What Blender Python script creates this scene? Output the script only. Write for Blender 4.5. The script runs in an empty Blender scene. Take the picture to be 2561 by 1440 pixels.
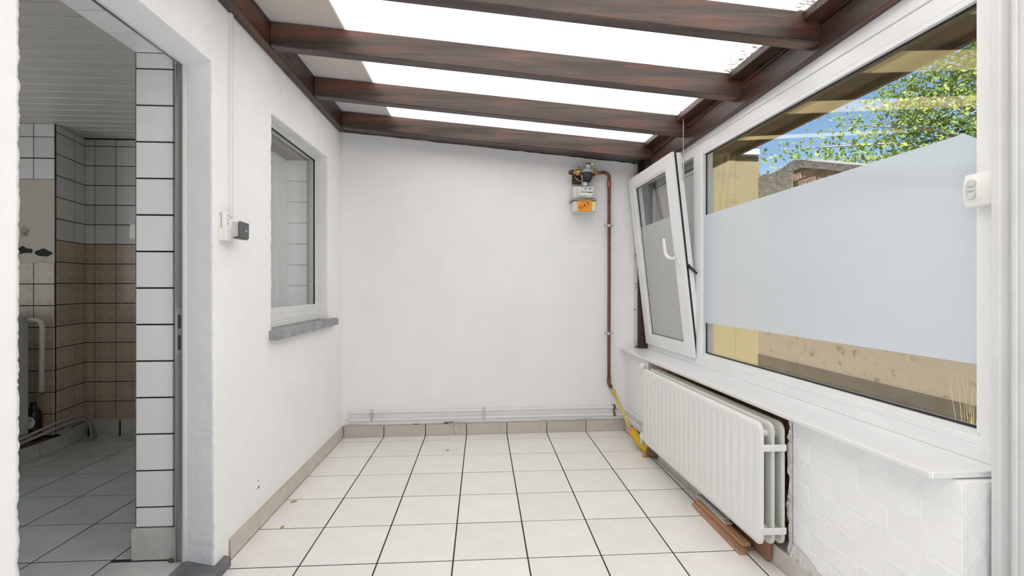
import bpy, bmesh, math, random
from mathutils import Vector, Matrix
random.seed(7)
S = bpy.context.scene
COL = S.collection

# ------------------------------------------------------------------ camera
FPX, TH, EYE = 1186.5, 0.063, 1.0928
cam_d = bpy.data.cameras.new('camera')
cam = bpy.data.objects.new('camera', cam_d); COL.objects.link(cam)
cam.location = (0, 0, EYE)
cam.rotation_euler = (math.pi/2, 0, -TH)
cam_d.sensor_width = 36.0
cam_d.lens = FPX/2561*36.0
cam_d.shift_y = -2.72/2561
cam_d.clip_start = 0.02
S.camera = cam

# ------------------------------------------------------------------ sky, sun, exposure
SUN_DIR = Vector((-0.171, -0.592, 0.788)).normalized()      # towards the sun
SUN_POWER, SKY_POWER, EXPOSURE = 22.5, 0.185, 0.08
w = bpy.data.worlds.new('world'); S.world = w; w.use_nodes = True
nt = w.node_tree; nt.nodes.clear()
sky = nt.nodes.new('ShaderNodeTexSky'); sky.sky_type = 'NISHITA'; sky.sun_disc = False
sky.sun_elevation = math.asin(SUN_DIR.z)
sky.sun_rotation = math.atan2(SUN_DIR.x, SUN_DIR.y)
sky.air_density = 1.0; sky.dust_density = 0.15; sky.ozone_density = 3.0
bg = nt.nodes.new('ShaderNodeBackground'); bg.inputs[1].default_value = SKY_POWER
wo = nt.nodes.new('ShaderNodeOutputWorld')
nt.links.new(sky.outputs[0], bg.inputs[0]); nt.links.new(bg.outputs[0], wo.inputs[0])
sd = bpy.data.lights.new('sun', 'SUN'); sd.energy = SUN_POWER; sd.angle = 0.012; sd.color = (.925, .985, 1.125)
so = bpy.data.objects.new('sun', sd); COL.objects.link(so)
so.rotation_euler = (-SUN_DIR).to_track_quat('-Z', 'Y').to_euler()
so.location = (-2, -4, 9)
S.view_settings.view_transform = 'Standard'; S.view_settings.look = 'None'
S.view_settings.gamma = 1.0; S.view_settings.use_curve_mapping = False
S.view_settings.exposure = EXPOSURE
S.cycles.max_bounces = 14; S.cycles.diffuse_bounces = 9; S.cycles.transparent_max_bounces = 16
S.cycles.transmission_bounces = 8; S.cycles.glossy_bounces = 5
S.cycles.caustics_reflective = False; S.cycles.caustics_refractive = False
S.cycles.sample_clamp_indirect = 6.0

# ------------------------------------------------------------------ materials
M = {}
def lin(c):
    return tuple(((x/255)/12.92 if x/255 <= .04045 else (((x/255)+.055)/1.055)**2.4) for x in c)
def base(name):
    m = bpy.data.materials.new(name); m.use_nodes = True
    t = m.node_tree; b = t.nodes['Principled BSDF']; M[name] = m
    return m, t, b
def N(t, kind, **kw):
    n = t.nodes.new(kind)
    for k, v in kw.items(): setattr(n, k, v)
    return n
def coord(t, scale=(1, 1, 1), kind='Object'):
    tc = N(t, 'ShaderNodeTexCoord'); mp = N(t, 'ShaderNodeMapping')
    mp.inputs['Scale'].default_value = scale
    t.links.new(tc.outputs[kind], mp.inputs['Vector']); return mp.outputs[0]
def noise(t, vec, scale, detail=4, rough=.55, dist=0):
    n = N(t, 'ShaderNodeTexNoise'); n.inputs['Scale'].default_value = scale
    n.inputs['Detail'].default_value = detail; n.inputs['Roughness'].default_value = rough
    n.inputs['Distortion'].default_value = dist
    if vec is not None: t.links.new(vec, n.inputs['Vector'])
    return n.outputs['Fac']
def ramp(t, fac, stops):
    r = N(t, 'ShaderNodeValToRGB'); e = r.color_ramp.elements
    while len(e) < len(stops): e.new(.5)
    for el, (p, c) in zip(e, stops):
        el.position = p; el.color = (*c, 1) if len(c) == 3 else c
    t.links.new(fac, r.inputs[0]); return r.outputs[0]
def mixc(t, fac, a, b, mode='MIX'):
    n = N(t, 'ShaderNodeMix', data_type='RGBA', blend_type=mode)
    for sock, v in ((n.inputs[0], fac), (n.inputs[6], a), (n.inputs[7], b)):
        if isinstance(v, (int, float)): sock.default_value = v
        elif isinstance(v, tuple): sock.default_value = (*v, 1)
        else: t.links.new(v, sock)
    return n.outputs[2]
def math_(t, op, a, b=None, clamp=False):
    n = N(t, 'ShaderNodeMath', operation=op); n.use_clamp = clamp
    for s, v in ((n.inputs[0], a), (n.inputs[1], b)):
        if v is None: continue
        if isinstance(v, (int, float)): s.default_value = v
        else: t.links.new(v, s)
    return n.outputs[0]
def bump(t, b, h, strength, dist=.01, prev=None):
    n = N(t, 'ShaderNodeBump'); n.inputs['Strength'].default_value = strength
    n.inputs['Distance'].default_value = dist
    t.links.new(h, n.inputs['Height'])
    if prev is not None: t.links.new(prev, n.inputs['Normal'])
    if b is not None: t.links.new(n.outputs[0], b.inputs['Normal'])
    return n.outputs[0]
def randval(t, lo, hi):
    oi = N(t, 'ShaderNodeObjectInfo'); mr = N(t, 'ShaderNodeMapRange')
    mr.inputs['To Min'].default_value = lo; mr.inputs['To Max'].default_value = hi
    t.links.new(oi.outputs['Random'], mr.inputs['Value']); return mr.outputs[0]
def scale_col(t, col, val):
    n = N(t, 'ShaderNodeVectorMath', operation='SCALE')
    if isinstance(col, tuple): n.inputs[0].default_value = col
    else: t.links.new(col, n.inputs[0])
    t.links.new(val, n.inputs['Scale']); return n.outputs[0]

def simple(name, col, rough=.5, metal=0, spec=.5, var=0, mottle=None, bmp=None):
    """col linear; mottle=(scale, col2, lo, hi); bmp=(scale, strength, dist)"""
    m, t, b = base(name)
    b.inputs['Roughness'].default_value = rough; b.inputs['Metallic'].default_value = metal
    b.inputs['Specular IOR Level'].default_value = spec
    v = coord(t); c = col
    if mottle:
        f = noise(t, v, mottle[0], 6, .6)
        f = ramp(t, f, [(mottle[2], (0, 0, 0)), (mottle[3], (1, 1, 1))])
        c = mixc(t, f, col, mottle[1])
    if var: c = scale_col(t, c, randval(t, 1-var, 1+var))
    if isinstance(c, tuple): b.inputs['Base Color'].default_value = (*c, 1)
    else: t.links.new(c, b.inputs['Base Color'])
    if bmp: bump(t, b, noise(t, v, bmp[0], 5, .6), bmp[1], bmp[2])
    return m

def plaster(name, col, fine=160, fs=.25, coarse=14, cs=.35, dirt=None):
    m, t, b = base(name); v = coord(t)
    b.inputs['Roughness'].default_value = .85; b.inputs['Specular IOR Level'].default_value = .25
    p = bump(t, None, noise(t, v, coarse, 3, .5), cs, .02)
    bump(t, b, noise(t, v, fine, 4, .6), fs, .004, p)
    f = ramp(t, noise(t, v, 2.3, 5, .6), [(.35, tuple(x*.965 for x in col)), (.65, col)])
    if dirt:
        d = ramp(t, noise(t, v, dirt[0], 8, .75), [(dirt[1], (0, 0, 0)), (dirt[1]+.06, (1, 1, 1))])
        f = mixc(t, d, f, dirt[2])
    t.links.new(f, b.inputs['Base Color'])
plaster('plaster', (.86, .86, .862))
plaster('plaster_rough', (.78, .78, .785), fine=90, fs=.6, coarse=22, cs=.8)
plaster('plaster_back', (.85, .85, .855), fs=.12, coarse=6, cs=.25)
plaster('painted_brick', (.85, .85, .85), fine=120, fs=.3, coarse=18, cs=.5, dirt=(9, .655, (.42, .41, .39)))
plaster('plaster_dirty', (.62, .61, .59), fine=70, fs=.6, coarse=25, cs=.8, dirt=(14, .56, (.12, .10, .085)))

def wood(name, axis, dark, light, red, rough=.42, ring=14):
    m, t, b = base(name)
    sc = [ring]*3; sc[axis] = .9
    v = coord(t, tuple(sc))
    oi = N(t, 'ShaderNodeObjectInfo')
    ad = N(t, 'ShaderNodeVectorMath', operation='ADD'); cx = N(t, 'ShaderNodeCombineXYZ')
    s = math_(t, 'MULTIPLY', oi.outputs['Random'], 37.0)
    for i in range(3): t.links.new(s, cx.inputs[i])
    t.links.new(v, ad.inputs[0]); t.links.new(cx.outputs[0], ad.inputs[1]); v = ad.outputs[0]
    g = noise(t, v, 1.0, 7, .62, .6)
    c = ramp(t, g, [(.32, dark), (.50, tuple((a+b_)/2 for a, b_ in zip(dark, light))), (.70, light)])
    sc2 = [7]*3; sc2[axis] = .8
    big = noise(t, coord(t, tuple(sc2)), 1.4, 5, .6, .4)
    c = mixc(t, ramp(t, big, [(.50, (0, 0, 0)), (.66, (.8, .8, .8))]), c, red)
    sc4 = [60]*3; sc4[axis] = 1.6
    fine = noise(t, coord(t, tuple(sc4)), 1.0, 5, .65)
    c = mixc(t, math_(t, 'MULTIPLY', ramp(t, fine, [(.50, (0, 0, 0)), (.66, (1, 1, 1))]), .6), c, tuple(x*.7 for x in dark))
    kn = N(t, 'ShaderNodeTexVoronoi'); kn.inputs['Scale'].default_value = 1.0
    sc3 = [9]*3; sc3[axis] = 2.6
    t.links.new(coord(t, tuple(sc3)), kn.inputs['Vector'])
    kf = ramp(t, kn.outputs['Distance'], [(.07, (.9, .9, .9)), (.17, (0, 0, 0))])
    c = mixc(t, kf, c, tuple(x*.5 for x in dark))
    t.links.new(c, b.inputs['Base Color'])
    b.inputs['Roughness'].default_value = rough
    bump(t, b, g, .25, .004)
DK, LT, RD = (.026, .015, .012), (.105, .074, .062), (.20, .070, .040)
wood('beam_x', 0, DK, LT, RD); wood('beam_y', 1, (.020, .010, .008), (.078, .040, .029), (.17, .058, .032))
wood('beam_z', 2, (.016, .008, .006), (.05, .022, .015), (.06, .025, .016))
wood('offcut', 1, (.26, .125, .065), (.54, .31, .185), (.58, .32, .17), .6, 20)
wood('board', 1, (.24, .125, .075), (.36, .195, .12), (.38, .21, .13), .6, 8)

simple('pvc', (.82, .825, .83), .28, mottle=(3, (.78, .785, .79), .4, .6))
simple('pvc_shaded', (.63, .63, .63), .4, mottle=(5, (.58, .58, .575), .4, .7))  # darker pvc copy: weaker light on near post and panel put into the colour
simple('pvc_old', (.74, .74, .73), .35, mottle=(5, (.68, .68, .66), .4, .7))
simple('gasket', (.012, .012, .013), .5)
simple('floor_tile', (.82, .805, .785), .30, var=.03, mottle=(7, (.775, .755, .72), .40, .72), bmp=(30, .05, .002))
simple('grout', (.035, .03, .027), .9, bmp=(80, .3, .003))
simple('skirting', (.55, .505, .455), .38, var=.05, mottle=(16, (.49, .445, .40), .4, .7))
simple('skirting_right', (.60, .57, .52), .45, var=.04, mottle=(12, (.50, .46, .41), .4, .7))
simple('grout_light', (.30, .26, .22), .9)
simple('orange_mortar', (.50, .34, .22), .9)
simple('stone', (.22, .225, .23), .5, mottle=(11, (.36, .365, .37), .35, .7), bmp=(60, .3, .004))
simple('stone_dark', (.10, .105, .11), .45, mottle=(9, (.24, .245, .25), .4, .72), bmp=(50, .3, .004))
simple('aluminium', (.36, .365, .37), .38, .7)
simple('steel', (.55, .55, .54), .35, .9)
simple('white_tile', (.86, .86, .86), .14, var=.03)
simple('old_white_tile', (.66, .645, .615), .22, var=.06)
simple('kitchen_floor_tile', (.64, .65, .635), .22, var=.05, mottle=(6, (.53, .54, .525), .35, .7))
simple('plinth_tile', (.56, .56, .54), .35, var=.03, mottle=(14, (.47, .47, .45), .4, .7))
simple('slat', (.58, .545, .49), .35)
simple('bare_wall', (.55, .49, .41), .9, mottle=(9, (.17, .13, .10), .60, .72), bmp=(40, .4, .004))
simple('soot', (.03, .026, .022), .9)
simple('kitchen_wall', (.70, .69, .67), .8)
simple('white_paint', (.74, .74, .73), .4, bmp=(60, .3, .003))
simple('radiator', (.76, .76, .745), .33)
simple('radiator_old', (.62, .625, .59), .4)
simple('copper_paint', (.135, .052, .036), .42, mottle=(30, (.19, .08, .055), .4, .7))
simple('copper_bright', (.36, .14, .08), .32, .6)
simple('brass', (.50, .30, .11), .35, .8)
simple('dark_brass', (.10, .065, .03), .45, .6)
simple('black_plastic', (.02, .021, .023), .4)
simple('regulator_grey', (.30, .31, .32), .4, .3)
simple('meter_body', (.60, .59, .53), .45)
simple('meter_index', (.62, .64, .60), .3)
simple('paper_white', (.72, .74, .74), .5)
simple('orange_label', (.86, .33, .035), .45)
simple('yellow_label', (.80, .74, .22), .5)
simple('marker', (.10, .012, .01), .6)
simple('print_dark', (.05, .05, .055), .5)
simple('red_print', (.45, .10, .02), .5)
simple('yellow_pipe', (.58, .42, .13), .42, mottle=(25, (.66, .55, .30), .5, .8))
simple('yellow_sleeve', (.66, .43, .03), .4)
simple('orange_tape', (.62, .27, .10), .55)
simple('switch_white', (.78, .775, .75), .35)
simple('switch_grey', (.55, .555, .55), .4)
simple('dark_plate', (.085, .088, .092), .4)
simple('curtain', (.80, .80, .80), .9)
simple('bottle', (.014, .011, .008), .12)
simple('cabinet', (.46, .48, .465), .4)
simple('ledge_brown', (.16, .10, .065), .7, mottle=(8, (.24, .17, .12), .4, .7))
simple('grey_pipe', (.36, .34, .31), .4)
simple('white_pipe', (.62, .58, .54), .35)
simple('brick_brown', (.34, .185, .095), .9, var=.25, mottle=(14, (.46, .28, .13), .45, .7), bmp=(50, .6, .006))
simple('mortar_brown', (.22, .15, .10), .95, mottle=(8, (.14, .10, .07), .4, .6))
simple('laminate', (.55, .53, .49), .4, mottle=(20, (.36, .28, .20), .52, .66))
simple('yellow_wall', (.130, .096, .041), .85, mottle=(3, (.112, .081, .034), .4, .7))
simple('coping', (.36, .37, .38), .8)
simple('tan_render', (.30, .222, .148), .9, mottle=(13, (.15, .105, .066), .58, .68), bmp=(16, .25, .006))
simple('splash_render', (.085, .062, .043), .9, mottle=(7, (.06, .042, .03), .4, .7))
simple('cement', (.14, .118, .098), .95, mottle=(9, (.10, .085, .07), .4, .7), bmp=(20, .6, .02))
simple('brick_red', (.145, .078, .054), .9, var=.2, mottle=(22, (.33, .17, .11), .4, .7), bmp=(50, .5, .006))
simple('yard', (.42, .40, .365), .95, mottle=(4, (.36, .34, .31), .4, .7))
simple('eave_wood', (.085, .062, .032), .7, mottle=(6, (.11, .08, .042), .4, .7))
simple('bark', (.20, .17, .13), .9)
simple('chip', (.50, .27, .12), .8)
simple('cord', (.62, .56, .45), .7)
simple('yellow_grass', (.20, .155, .05), .8)

def tan_tile():
    m, t, b = base('tan_tile')
    # printed scroll motif at the four corners of a 14 cm tile, in tile space (Generated)
    tc = N(t, 'ShaderNodeTexCoord'); sp = N(t, 'ShaderNodeSeparateXYZ')
    t.links.new(tc.outputs['Generated'], sp.inputs[0])
    u = math_(t, 'ABSOLUTE', math_(t, 'SUBTRACT', sp.outputs[0], .5))
    z = math_(t, 'ABSOLUTE', math_(t, 'SUBTRACT', sp.outputs[2], .5))
    r = math_(t, 'SQRT', math_(t, 'ADD', math_(t, 'POWER', math_(t, 'SUBTRACT', u, .30), 2.0), math_(t, 'POWER', math_(t, 'SUBTRACT', z, .30), 2.0)))
    ring = ramp(t, r, [(.02, (0, 0, 0)), (.06, (1, 1, 1)), (.11, (1, 1, 1)), (.15, (0, 0, 0))])
    nz = ramp(t, noise(t, coord(t, kind='Generated'), 14, 3), [(.48, (0, 0, 0)), (.56, (1, 1, 1))])
    f = mixc(t, 1.0, ring, nz, 'MULTIPLY')
    c = mixc(t, f, (.52, .42, .325), (.36, .265, .185))
    c = scale_col(t, c, randval(t, .93, 1.06))
    t.links.new(c, b.inputs['Base Color']); b.inputs['Roughness'].default_value = .25
tan_tile()

def glass(name, tint, refl=1.0, coat=(1, 1, 1)):
    m, t, b = base(name); t.nodes.remove(b); out = t.nodes['Material Output']
    tr = N(t, 'ShaderNodeBsdfTransparent'); tr.inputs[0].default_value = (*tint, 1)
    gl = N(t, 'ShaderNodeBsdfGlossy'); gl.inputs['Roughness'].default_value = .01; gl.inputs[0].default_value = (*coat, 1)
    fr = N(t, 'ShaderNodeFresnel'); fr.inputs[0].default_value = 1.5
    mx = N(t, 'ShaderNodeMixShader')
    # same weight from both sides of the pane
    ge = N(t, 'ShaderNodeNewGeometry'); io = N(t, 'ShaderNodeMapRange')
    io.inputs['To Min'].default_value = 1.5; io.inputs['To Max'].default_value = 1/1.5
    t.links.new(ge.outputs['Backfacing'], io.inputs['Value']); t.links.new(io.outputs[0], fr.inputs[0])
    t.links.new(math_(t, 'MULTIPLY', fr.outputs[0], refl), mx.inputs[0])
    t.links.new(tr.outputs[0], mx.inputs[1]); t.links.new(gl.outputs[0], mx.inputs[2])
    t.links.new(mx.outputs[0], out.inputs[0])
glass('glass', (.97, .98, .975)); glass('skin', (.97, .97, .96), .6); glass('coated_glass', (.97, .98, .975), .8, (.95, .76, .40))

def frosted(name, col, dif=.25, rough=.55, clear=.35):
    m, t, b = base(name); t.nodes.remove(b); out = t.nodes['Material Output']
    v = coord(t)
    c = ramp(t, noise(t, v, 3.0, 5, .6), [(.3, tuple(x*.97 for x in col)), (.7, col)])
    tl = N(t, 'ShaderNodeBsdfTranslucent'); df = N(t, 'ShaderNodeBsdfDiffuse')
    gl = N(t, 'ShaderNodeBsdfRefraction'); gl.inputs['IOR'].default_value = 1.02; gl.inputs['Roughness'].default_value = rough
    for n in (tl, df, gl): t.links.new(c, n.inputs['Color'])
    a = N(t, 'ShaderNodeMixShader'); a.inputs[0].default_value = clear
    t.links.new(tl.outputs[0], a.inputs[1]); t.links.new(gl.outputs[0], a.inputs[2])
    d = N(t, 'ShaderNodeMixShader'); d.inputs[0].default_value = dif
    t.links.new(a.outputs[0], d.inputs[1]); t.links.new(df.outputs[0], d.inputs[2])
    t.links.new(d.outputs[0], out.inputs[0])
frosted('film', (.85, .925, 1.0), .52, .6, .4)
frosted('film_sash', (.92, .93, .93), .42, .6, .2)
frosted('screen_mesh', (.82, .82, .82), .42, .3, .15)
frosted('sheer', (.85, .85, .85), .55, .3, .12)

def roof_sheet():
    m, t, b = base('roof_milky'); t.nodes.remove(b); out = t.nodes['Material Output']
    tc = N(t, 'ShaderNodeTexCoord'); sp = N(t, 'ShaderNodeSeparateXYZ'); t.links.new(tc.outputs['Object'], sp.inputs[0])
    rib = math_(t, 'PINGPONG', math_(t, 'MULTIPLY', sp.outputs[1], 90.0), 1.0)
    ribc = ramp(t, rib, [(.0, (.74, .74, .74)), (.22, (1, 1, 1))])
    c = mixc(t, 1.0, ribc, (.86, .785, .665), 'MULTIPLY')
    v = coord(t)
    blot = ramp(t, noise(t, v, 4.2, 5, .6), [(.70, (0, 0, 0)), (.80, (1, 1, 1))])
    c = mixc(t, math_(t, 'MULTIPLY', blot, .55), c, (.30, .25, .15))
    # leaf dirt gathered in the flutes at the gutter end of the sheet
    near = N(t, 'ShaderNodeMapRange'); near.inputs['From Min'].default_value = .70; near.inputs['From Max'].default_value = 1.28
    t.links.new(sp.outputs[0], near.inputs['Value'])
    sp1 = noise(t, coord(t, (25, 90, 1)), 1.0, 4, .7)
    dots = ramp(t, math_(t, 'MULTIPLY', near.outputs[0], sp1), [(.425, (0, 0, 0)), (.47, (1, 1, 1))])
    c = mixc(t, dots, c, (.10, .07, .045))
    tl = N(t, 'ShaderNodeBsdfTranslucent'); df = N(t, 'ShaderNodeBsdfDiffuse')
    t.links.new(c, tl.inputs[0]); t.links.new(mixc(t, 1.0, c, (.80, .62, .38), 'MULTIPLY'), df.inputs[0])
    mx = N(t, 'ShaderNodeMixShader'); mx.inputs[0].default_value = .52
    t.links.new(tl.outputs[0], mx.inputs[1]); t.links.new(df.outputs[0], mx.inputs[2])
    t.links.new(mx.outputs[0], out.inputs[0])
roof_sheet()

def leafmat():
    m, t, b = base('leaf'); t.nodes.remove(b); out = t.nodes['Material Output']
    g = N(t, 'ShaderNodeAttribute'); g.attribute_name = 'shade'
    c = ramp(t, g.outputs['Fac'], [(0, (.085, .135, .035)), (.5, (.15, .21, .055)), (.85, (.28, .33, .09)), (1, (.46, .45, .10))])
    tl = N(t, 'ShaderNodeBsdfTranslucent'); df = N(t, 'ShaderNodeBsdfDiffuse')
    t.links.new(c, tl.inputs[0]); t.links.new(c, df.inputs[0])
    mx = N(t, 'ShaderNodeMixShader'); mx.inputs[0].default_value = .6
    t.links.new(tl.outputs[0], mx.inputs[1]); t.links.new(df.outputs[0], mx.inputs[2])
    t.links.new(mx.outputs[0], out.inputs[0])
leafmat()

# ------------------------------------------------------------------ mesh helpers
class MB:
    def __init__(s): s.v = []; s.f = []; s.sm = []
    def add(s, vs, fs, smooth=False):
        o = len(s.v); s.v += [Vector(p) for p in vs]
        for f in fs: s.f.append([o+i for i in f]); s.sm.append(smooth)
        return s
    def hexa(s, p):
        return s.add(p, [(0, 3, 2, 1), (4, 5, 6, 7), (0, 1, 5, 4), (1, 2, 6, 5), (2, 3, 7, 6), (3, 0, 4, 7)])
    def box(s, x0, x1, y0, y1, z0, z1, mp=None):
        p = [(x0, y0, z0), (x1, y0, z0), (x1, y1, z0), (x0, y1, z0), (x0, y0, z1), (x1, y0, z1), (x1, y1, z1), (x0, y1, z1)]
        return s.hexa([mp(*q) for q in p] if mp else p)
    def tube(s, pts, r, n=12, cap=True):
        pts = [Vector(p) for p in pts]; rs = r if isinstance(r, (list, tuple)) else [r]*len(pts)
        rings = []; up = None
        for i, p in enumerate(pts):
            d = (pts[min(i+1, len(pts)-1)]-pts[max(i-1, 0)]).normalized()
            if up is None:
                up = Vector((0, 0, 1)) if abs(d.z) < .9 else Vector((1, 0, 0))
            a = d.cross(up).normalized(); up = a.cross(d).normalized()
            rings.append([p+(a*math.cos(2*math.pi*k/n)+up*math.sin(2*math.pi*k/n))*rs[i] for k in range(n)])
        vs = [q for rg in rings for q in rg]; fs = []
        for i in range(len(pts)-1):
            for k in range(n):
                a, b_ = i*n+k, i*n+(k+1) % n; fs.append((a, b_, b_+n, a+n))
        s.add(vs, fs, True)
        if cap:
            o = len(s.v)-len(vs)
            s.f.append([o+k for k in reversed(range(n))]); s.sm.append(False)
            s.f.append([o+(len(pts)-1)*n+k for k in range(n)]); s.sm.append(False)
        return s
    def lathe(s, c, axis, prof, n=20):
        """prof: (distance along axis, radius)"""
        ax = Vector(axis).normalized()
        return s.tube2([Vector(c)+ax*d for d, r in prof], [r for d, r in prof], ax, n)
    def tube2(s, pts, rs, ax, n):
        u = Vector((0, 0, 1)) if abs(ax.z) < .9 else Vector((1, 0, 0))
        a = ax.cross(u).normalized(); b_ = a.cross(ax).normalized()
        vs = [p+(a*math.cos(2*math.pi*k/n)+b_*math.sin(2*math.pi*k/n))*r for p, r in zip(pts, rs) for k in range(n)]
        fs = [(i*n+k, i*n+(k+1) % n, (i+1)*n+(k+1) % n, (i+1)*n+k) for i in range(len(pts)-1) for k in range(n)]
        o = len(s.v); s.add(vs, fs, True)
        s.f.append([o+k for k in reversed(range(n))]); s.sm.append(False)
        s.f.append([o+(len(pts)-1)*n+k for k in range(n)]); s.sm.append(False)
        return s
    def prism(s, poly, fn, d0, d1):
        """poly of 2-D points, fn(u, v, d) -> xyz"""
        n = len(poly)
        vs = [fn(u, v, d0) for u, v in poly]+[fn(u, v, d1) for u, v in poly]
        return s.add(vs, [tuple(reversed(range(n))), tuple(range(n, 2*n))]+[(i, (i+1) % n, n+(i+1) % n, n+i) for i in range(n)])
def mesh(mb, name, o=(0, 0, 0), bev=0, seg=1, mat=None, fix=True):
    me = bpy.data.meshes.new(name); o = Vector(o)
    bm = bmesh.new(); vv = [bm.verts.new(v-o) for v in mb.v]
    for f, sm in zip(mb.f, mb.sm):
        try:
            fc = bm.faces.new([vv[i] for i in f]); fc.smooth = sm
        except ValueError: pass
    if fix: bmesh.ops.recalc_face_normals(bm, faces=bm.faces[:])
    if bev: bmesh.ops.bevel(bm, geom=bm.edges[:], offset=bev, segments=seg, profile=.5, affect='EDGES', clamp_overlap=True)
    bm.to_mesh(me); bm.free()
    if mat: me.materials.append(M[mat])
    return me
ORG = {}
def tag(o, label=None, cat=None, group=None, kind=None):
    for k, v in (('label', label), ('category', cat), ('group', group), ('kind', kind)):
        if v: o[k] = v
    return o
def empty(name, loc, label=None, cat=None, group=None, kind=None):
    o = bpy.data.objects.new(name, None); COL.objects.link(o); o.location = loc; o.empty_display_size = .05
    ORG[o] = Vector(loc); return tag(o, label, cat, group, kind)
def obj(name, mb, mat, parent=None, label=None, cat=None, group=None, kind=None, bev=0, seg=1, org=None, fix=True):
    o0 = ORG[parent] if parent else Vector(org) if org else Vector((0, 0, 0))
    me = mesh(mb, name, o0, bev, seg, mat, fix)
    o = bpy.data.objects.new(name, me); COL.objects.link(o)
    if parent: o.parent = parent
    else: o.location = o0
    ORG[o] = o0
    return tag(o, label, cat, group, kind)
def put(name, me, at, parent, rot=(0, 0, 0), mat=None):
    """one more piece sharing mesh data"""
    o = bpy.data.objects.new(name, me); COL.objects.link(o); o.parent = parent
    o.location = Vector(at)-ORG[parent]; o.rotation_euler = rot; ORG[o] = Vector(at)
    if mat:
        o.material_slots[0].link = 'OBJECT'; o.material_slots[0].material = M[mat]
    return o
def text(s, size, fn, name, mat, parent, depth=.0006, italic=0):
    cu = bpy.data.curves.new('t', 'FONT'); cu.body = s; cu.size = size; cu.align_x = 'CENTER'; cu.align_y = 'CENTER'
    cu.shear = italic; cu.extrude = depth; cu.resolution_u = 3
    ob = bpy.data.objects.new('t', cu); COL.objects.link(ob)
    me = bpy.data.meshes.new_from_object(ob.evaluated_get(bpy.context.evaluated_depsgraph_get()))
    bpy.data.objects.remove(ob); bpy.data.curves.remove(cu)
    for v in me.vertices: v.co = Vector(fn(v.co.x, v.co.y, v.co.z))-ORG[parent]
    me.name = name; me.materials.clear(); me.materials.append(M[mat])
    o = bpy.data.objects.new(name, me); COL.objects.link(o); o.parent = parent; ORG[o] = ORG[parent]
    return o
def sph(c, r, n=10):
    c = Vector(c); return MB().lathe(c, (0, 0, 1), [(-r*math.cos(math.pi*i/n), max(1e-4, r*math.sin(math.pi*i/n))) for i in range(n+1)], 14)

XL = -1.012
JIT = lambda a: random.uniform(-a, a)

# ------------------------------------------------------------------ floor
fl = obj('floor', MB().box(-1.03, 1.30, -1.3, 3.62, -.06, -.0014), 'grout', None,
         'cream square floor tiles with thin dark joints filling the lean-to room', 'floor', kind='structure')
T, G = .30, .0050
gx = [-.7155+T*i for i in range(-2, 8)]; gy = [3.4067-T*i for i in range(-1, 17)]
tile_cache = {}
def tile_mesh(w_, d_, h_, mat, bev=.0012):
    k = (round(w_, 4), round(d_, 4), round(h_, 4), mat)
    if k not in tile_cache:
        tile_cache[k] = mesh(MB().box(-w_/2, w_/2, -d_/2, d_/2, -h_/2, h_/2), 'tile', (0, 0, 0), bev, 1, mat)
    return tile_cache[k]
for i in range(len(gx)-1):
    for j in range(len(gy)-1):
        x0, x1 = max(gx[i], -1.006), min(gx[i+1], 1.19); y1, y0 = min(gy[j], 3.565), gy[j+1]
        if x1-x0 < .02 or y1-y0 < .02 or y1 < -1.2: continue
        me = tile_mesh(x1-x0-G-.0008, y1-y0-G-.0006, .01, 'floor_tile')
        put('tile', me, ((x0+x1)/2, (y0+y1)/2, -.005+JIT(.0004)), fl)

# ------------------------------------------------------------------ left wall (house wall), door and window openings
def rough_strip(mb, a, c, b, n, j):
    """wall-face line a, jittered corner line c, reveal line b: each a pair of end points"""
    L = lambda p, t: Vector(p[0]).lerp(Vector(p[1]), t)
    vs = []; off = Vector((0, 0, 0))
    for i in range(n+1):
        t = i/n
        off = off*.35+Vector((JIT(j), JIT(j), JIT(j)))*.85
        cc = L(c, t)+off
        k0 = L(c, t); d = (L(b, t)-k0).normalized(); e = (L(a, t)-k0).normalized()
        vs += [L(a, t), k0+e*.010+off*.2, cc, k0+d*.012+off*.25, L(b, t)]
    fs = [(5*i+q, 5*i+5+q, 5*i+6+q, 5*i+1+q) for i in range(n) for q in range(4)]
    mb.add(vs, fs, True)
wl = MB()
def face(y0, y1, z0, z1): wl.add([(XL, y0, z0), (XL, y1, z0), (XL, y1, z1), (XL, y0, z1)], [(0, 1, 2, 3)])
DN, DF, DH = 1.105, 1.850, 1.938          # door opening
WN, WF, WB, WH = 2.349, 3.188, .868, 1.942  # window opening
face(-1.3, DN-.03, 0, 2.35); face(DN-.03, DF+.03, DH+.03, 2.35); face(DF+.03, WN-.03, 0, 2.35)
face(WN-.03, WF+.03, 0, WB); face(WN-.03, WF+.03, WH+.03, 2.35); face(WF+.03, 3.60, 0, 2.35)
rough_strip(wl, ((XL, DF+.03, 0), (XL, DF+.03, DH+.03)), ((XL, DF+.014, 0), (XL, DF-.006, DH)), ((-1.137, 1.905, 0), (-1.137, 1.905, 1.945)), 230, .0024)
rough_strip(wl, ((XL, DN-.03, 0), (XL, DN-.03, DH+.03)), ((XL, DN-.001, 0), (XL, DN, DH)), ((-1.137, 1.05, 0), (-1.137, 1.05, 1.945)), 260, .0019)
rough_strip(wl, ((XL, DN-.03, DH+.03), (XL, DF+.03, DH+.03)), ((XL, DN, DH), (XL, DF-.006, DH)), ((-1.137, 1.05, 1.945), (-1.137, 1.905, 1.945)), 40, .002)
rough_strip(wl, ((XL, WF+.03, WB), (XL, WF+.03, WH+.03)), ((XL, WF+.006, WB), (XL, WF-.004, WH)), ((-1.14, WF+.006, WB), (-1.14, WF, 1.942)), 60, .0025)
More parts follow.
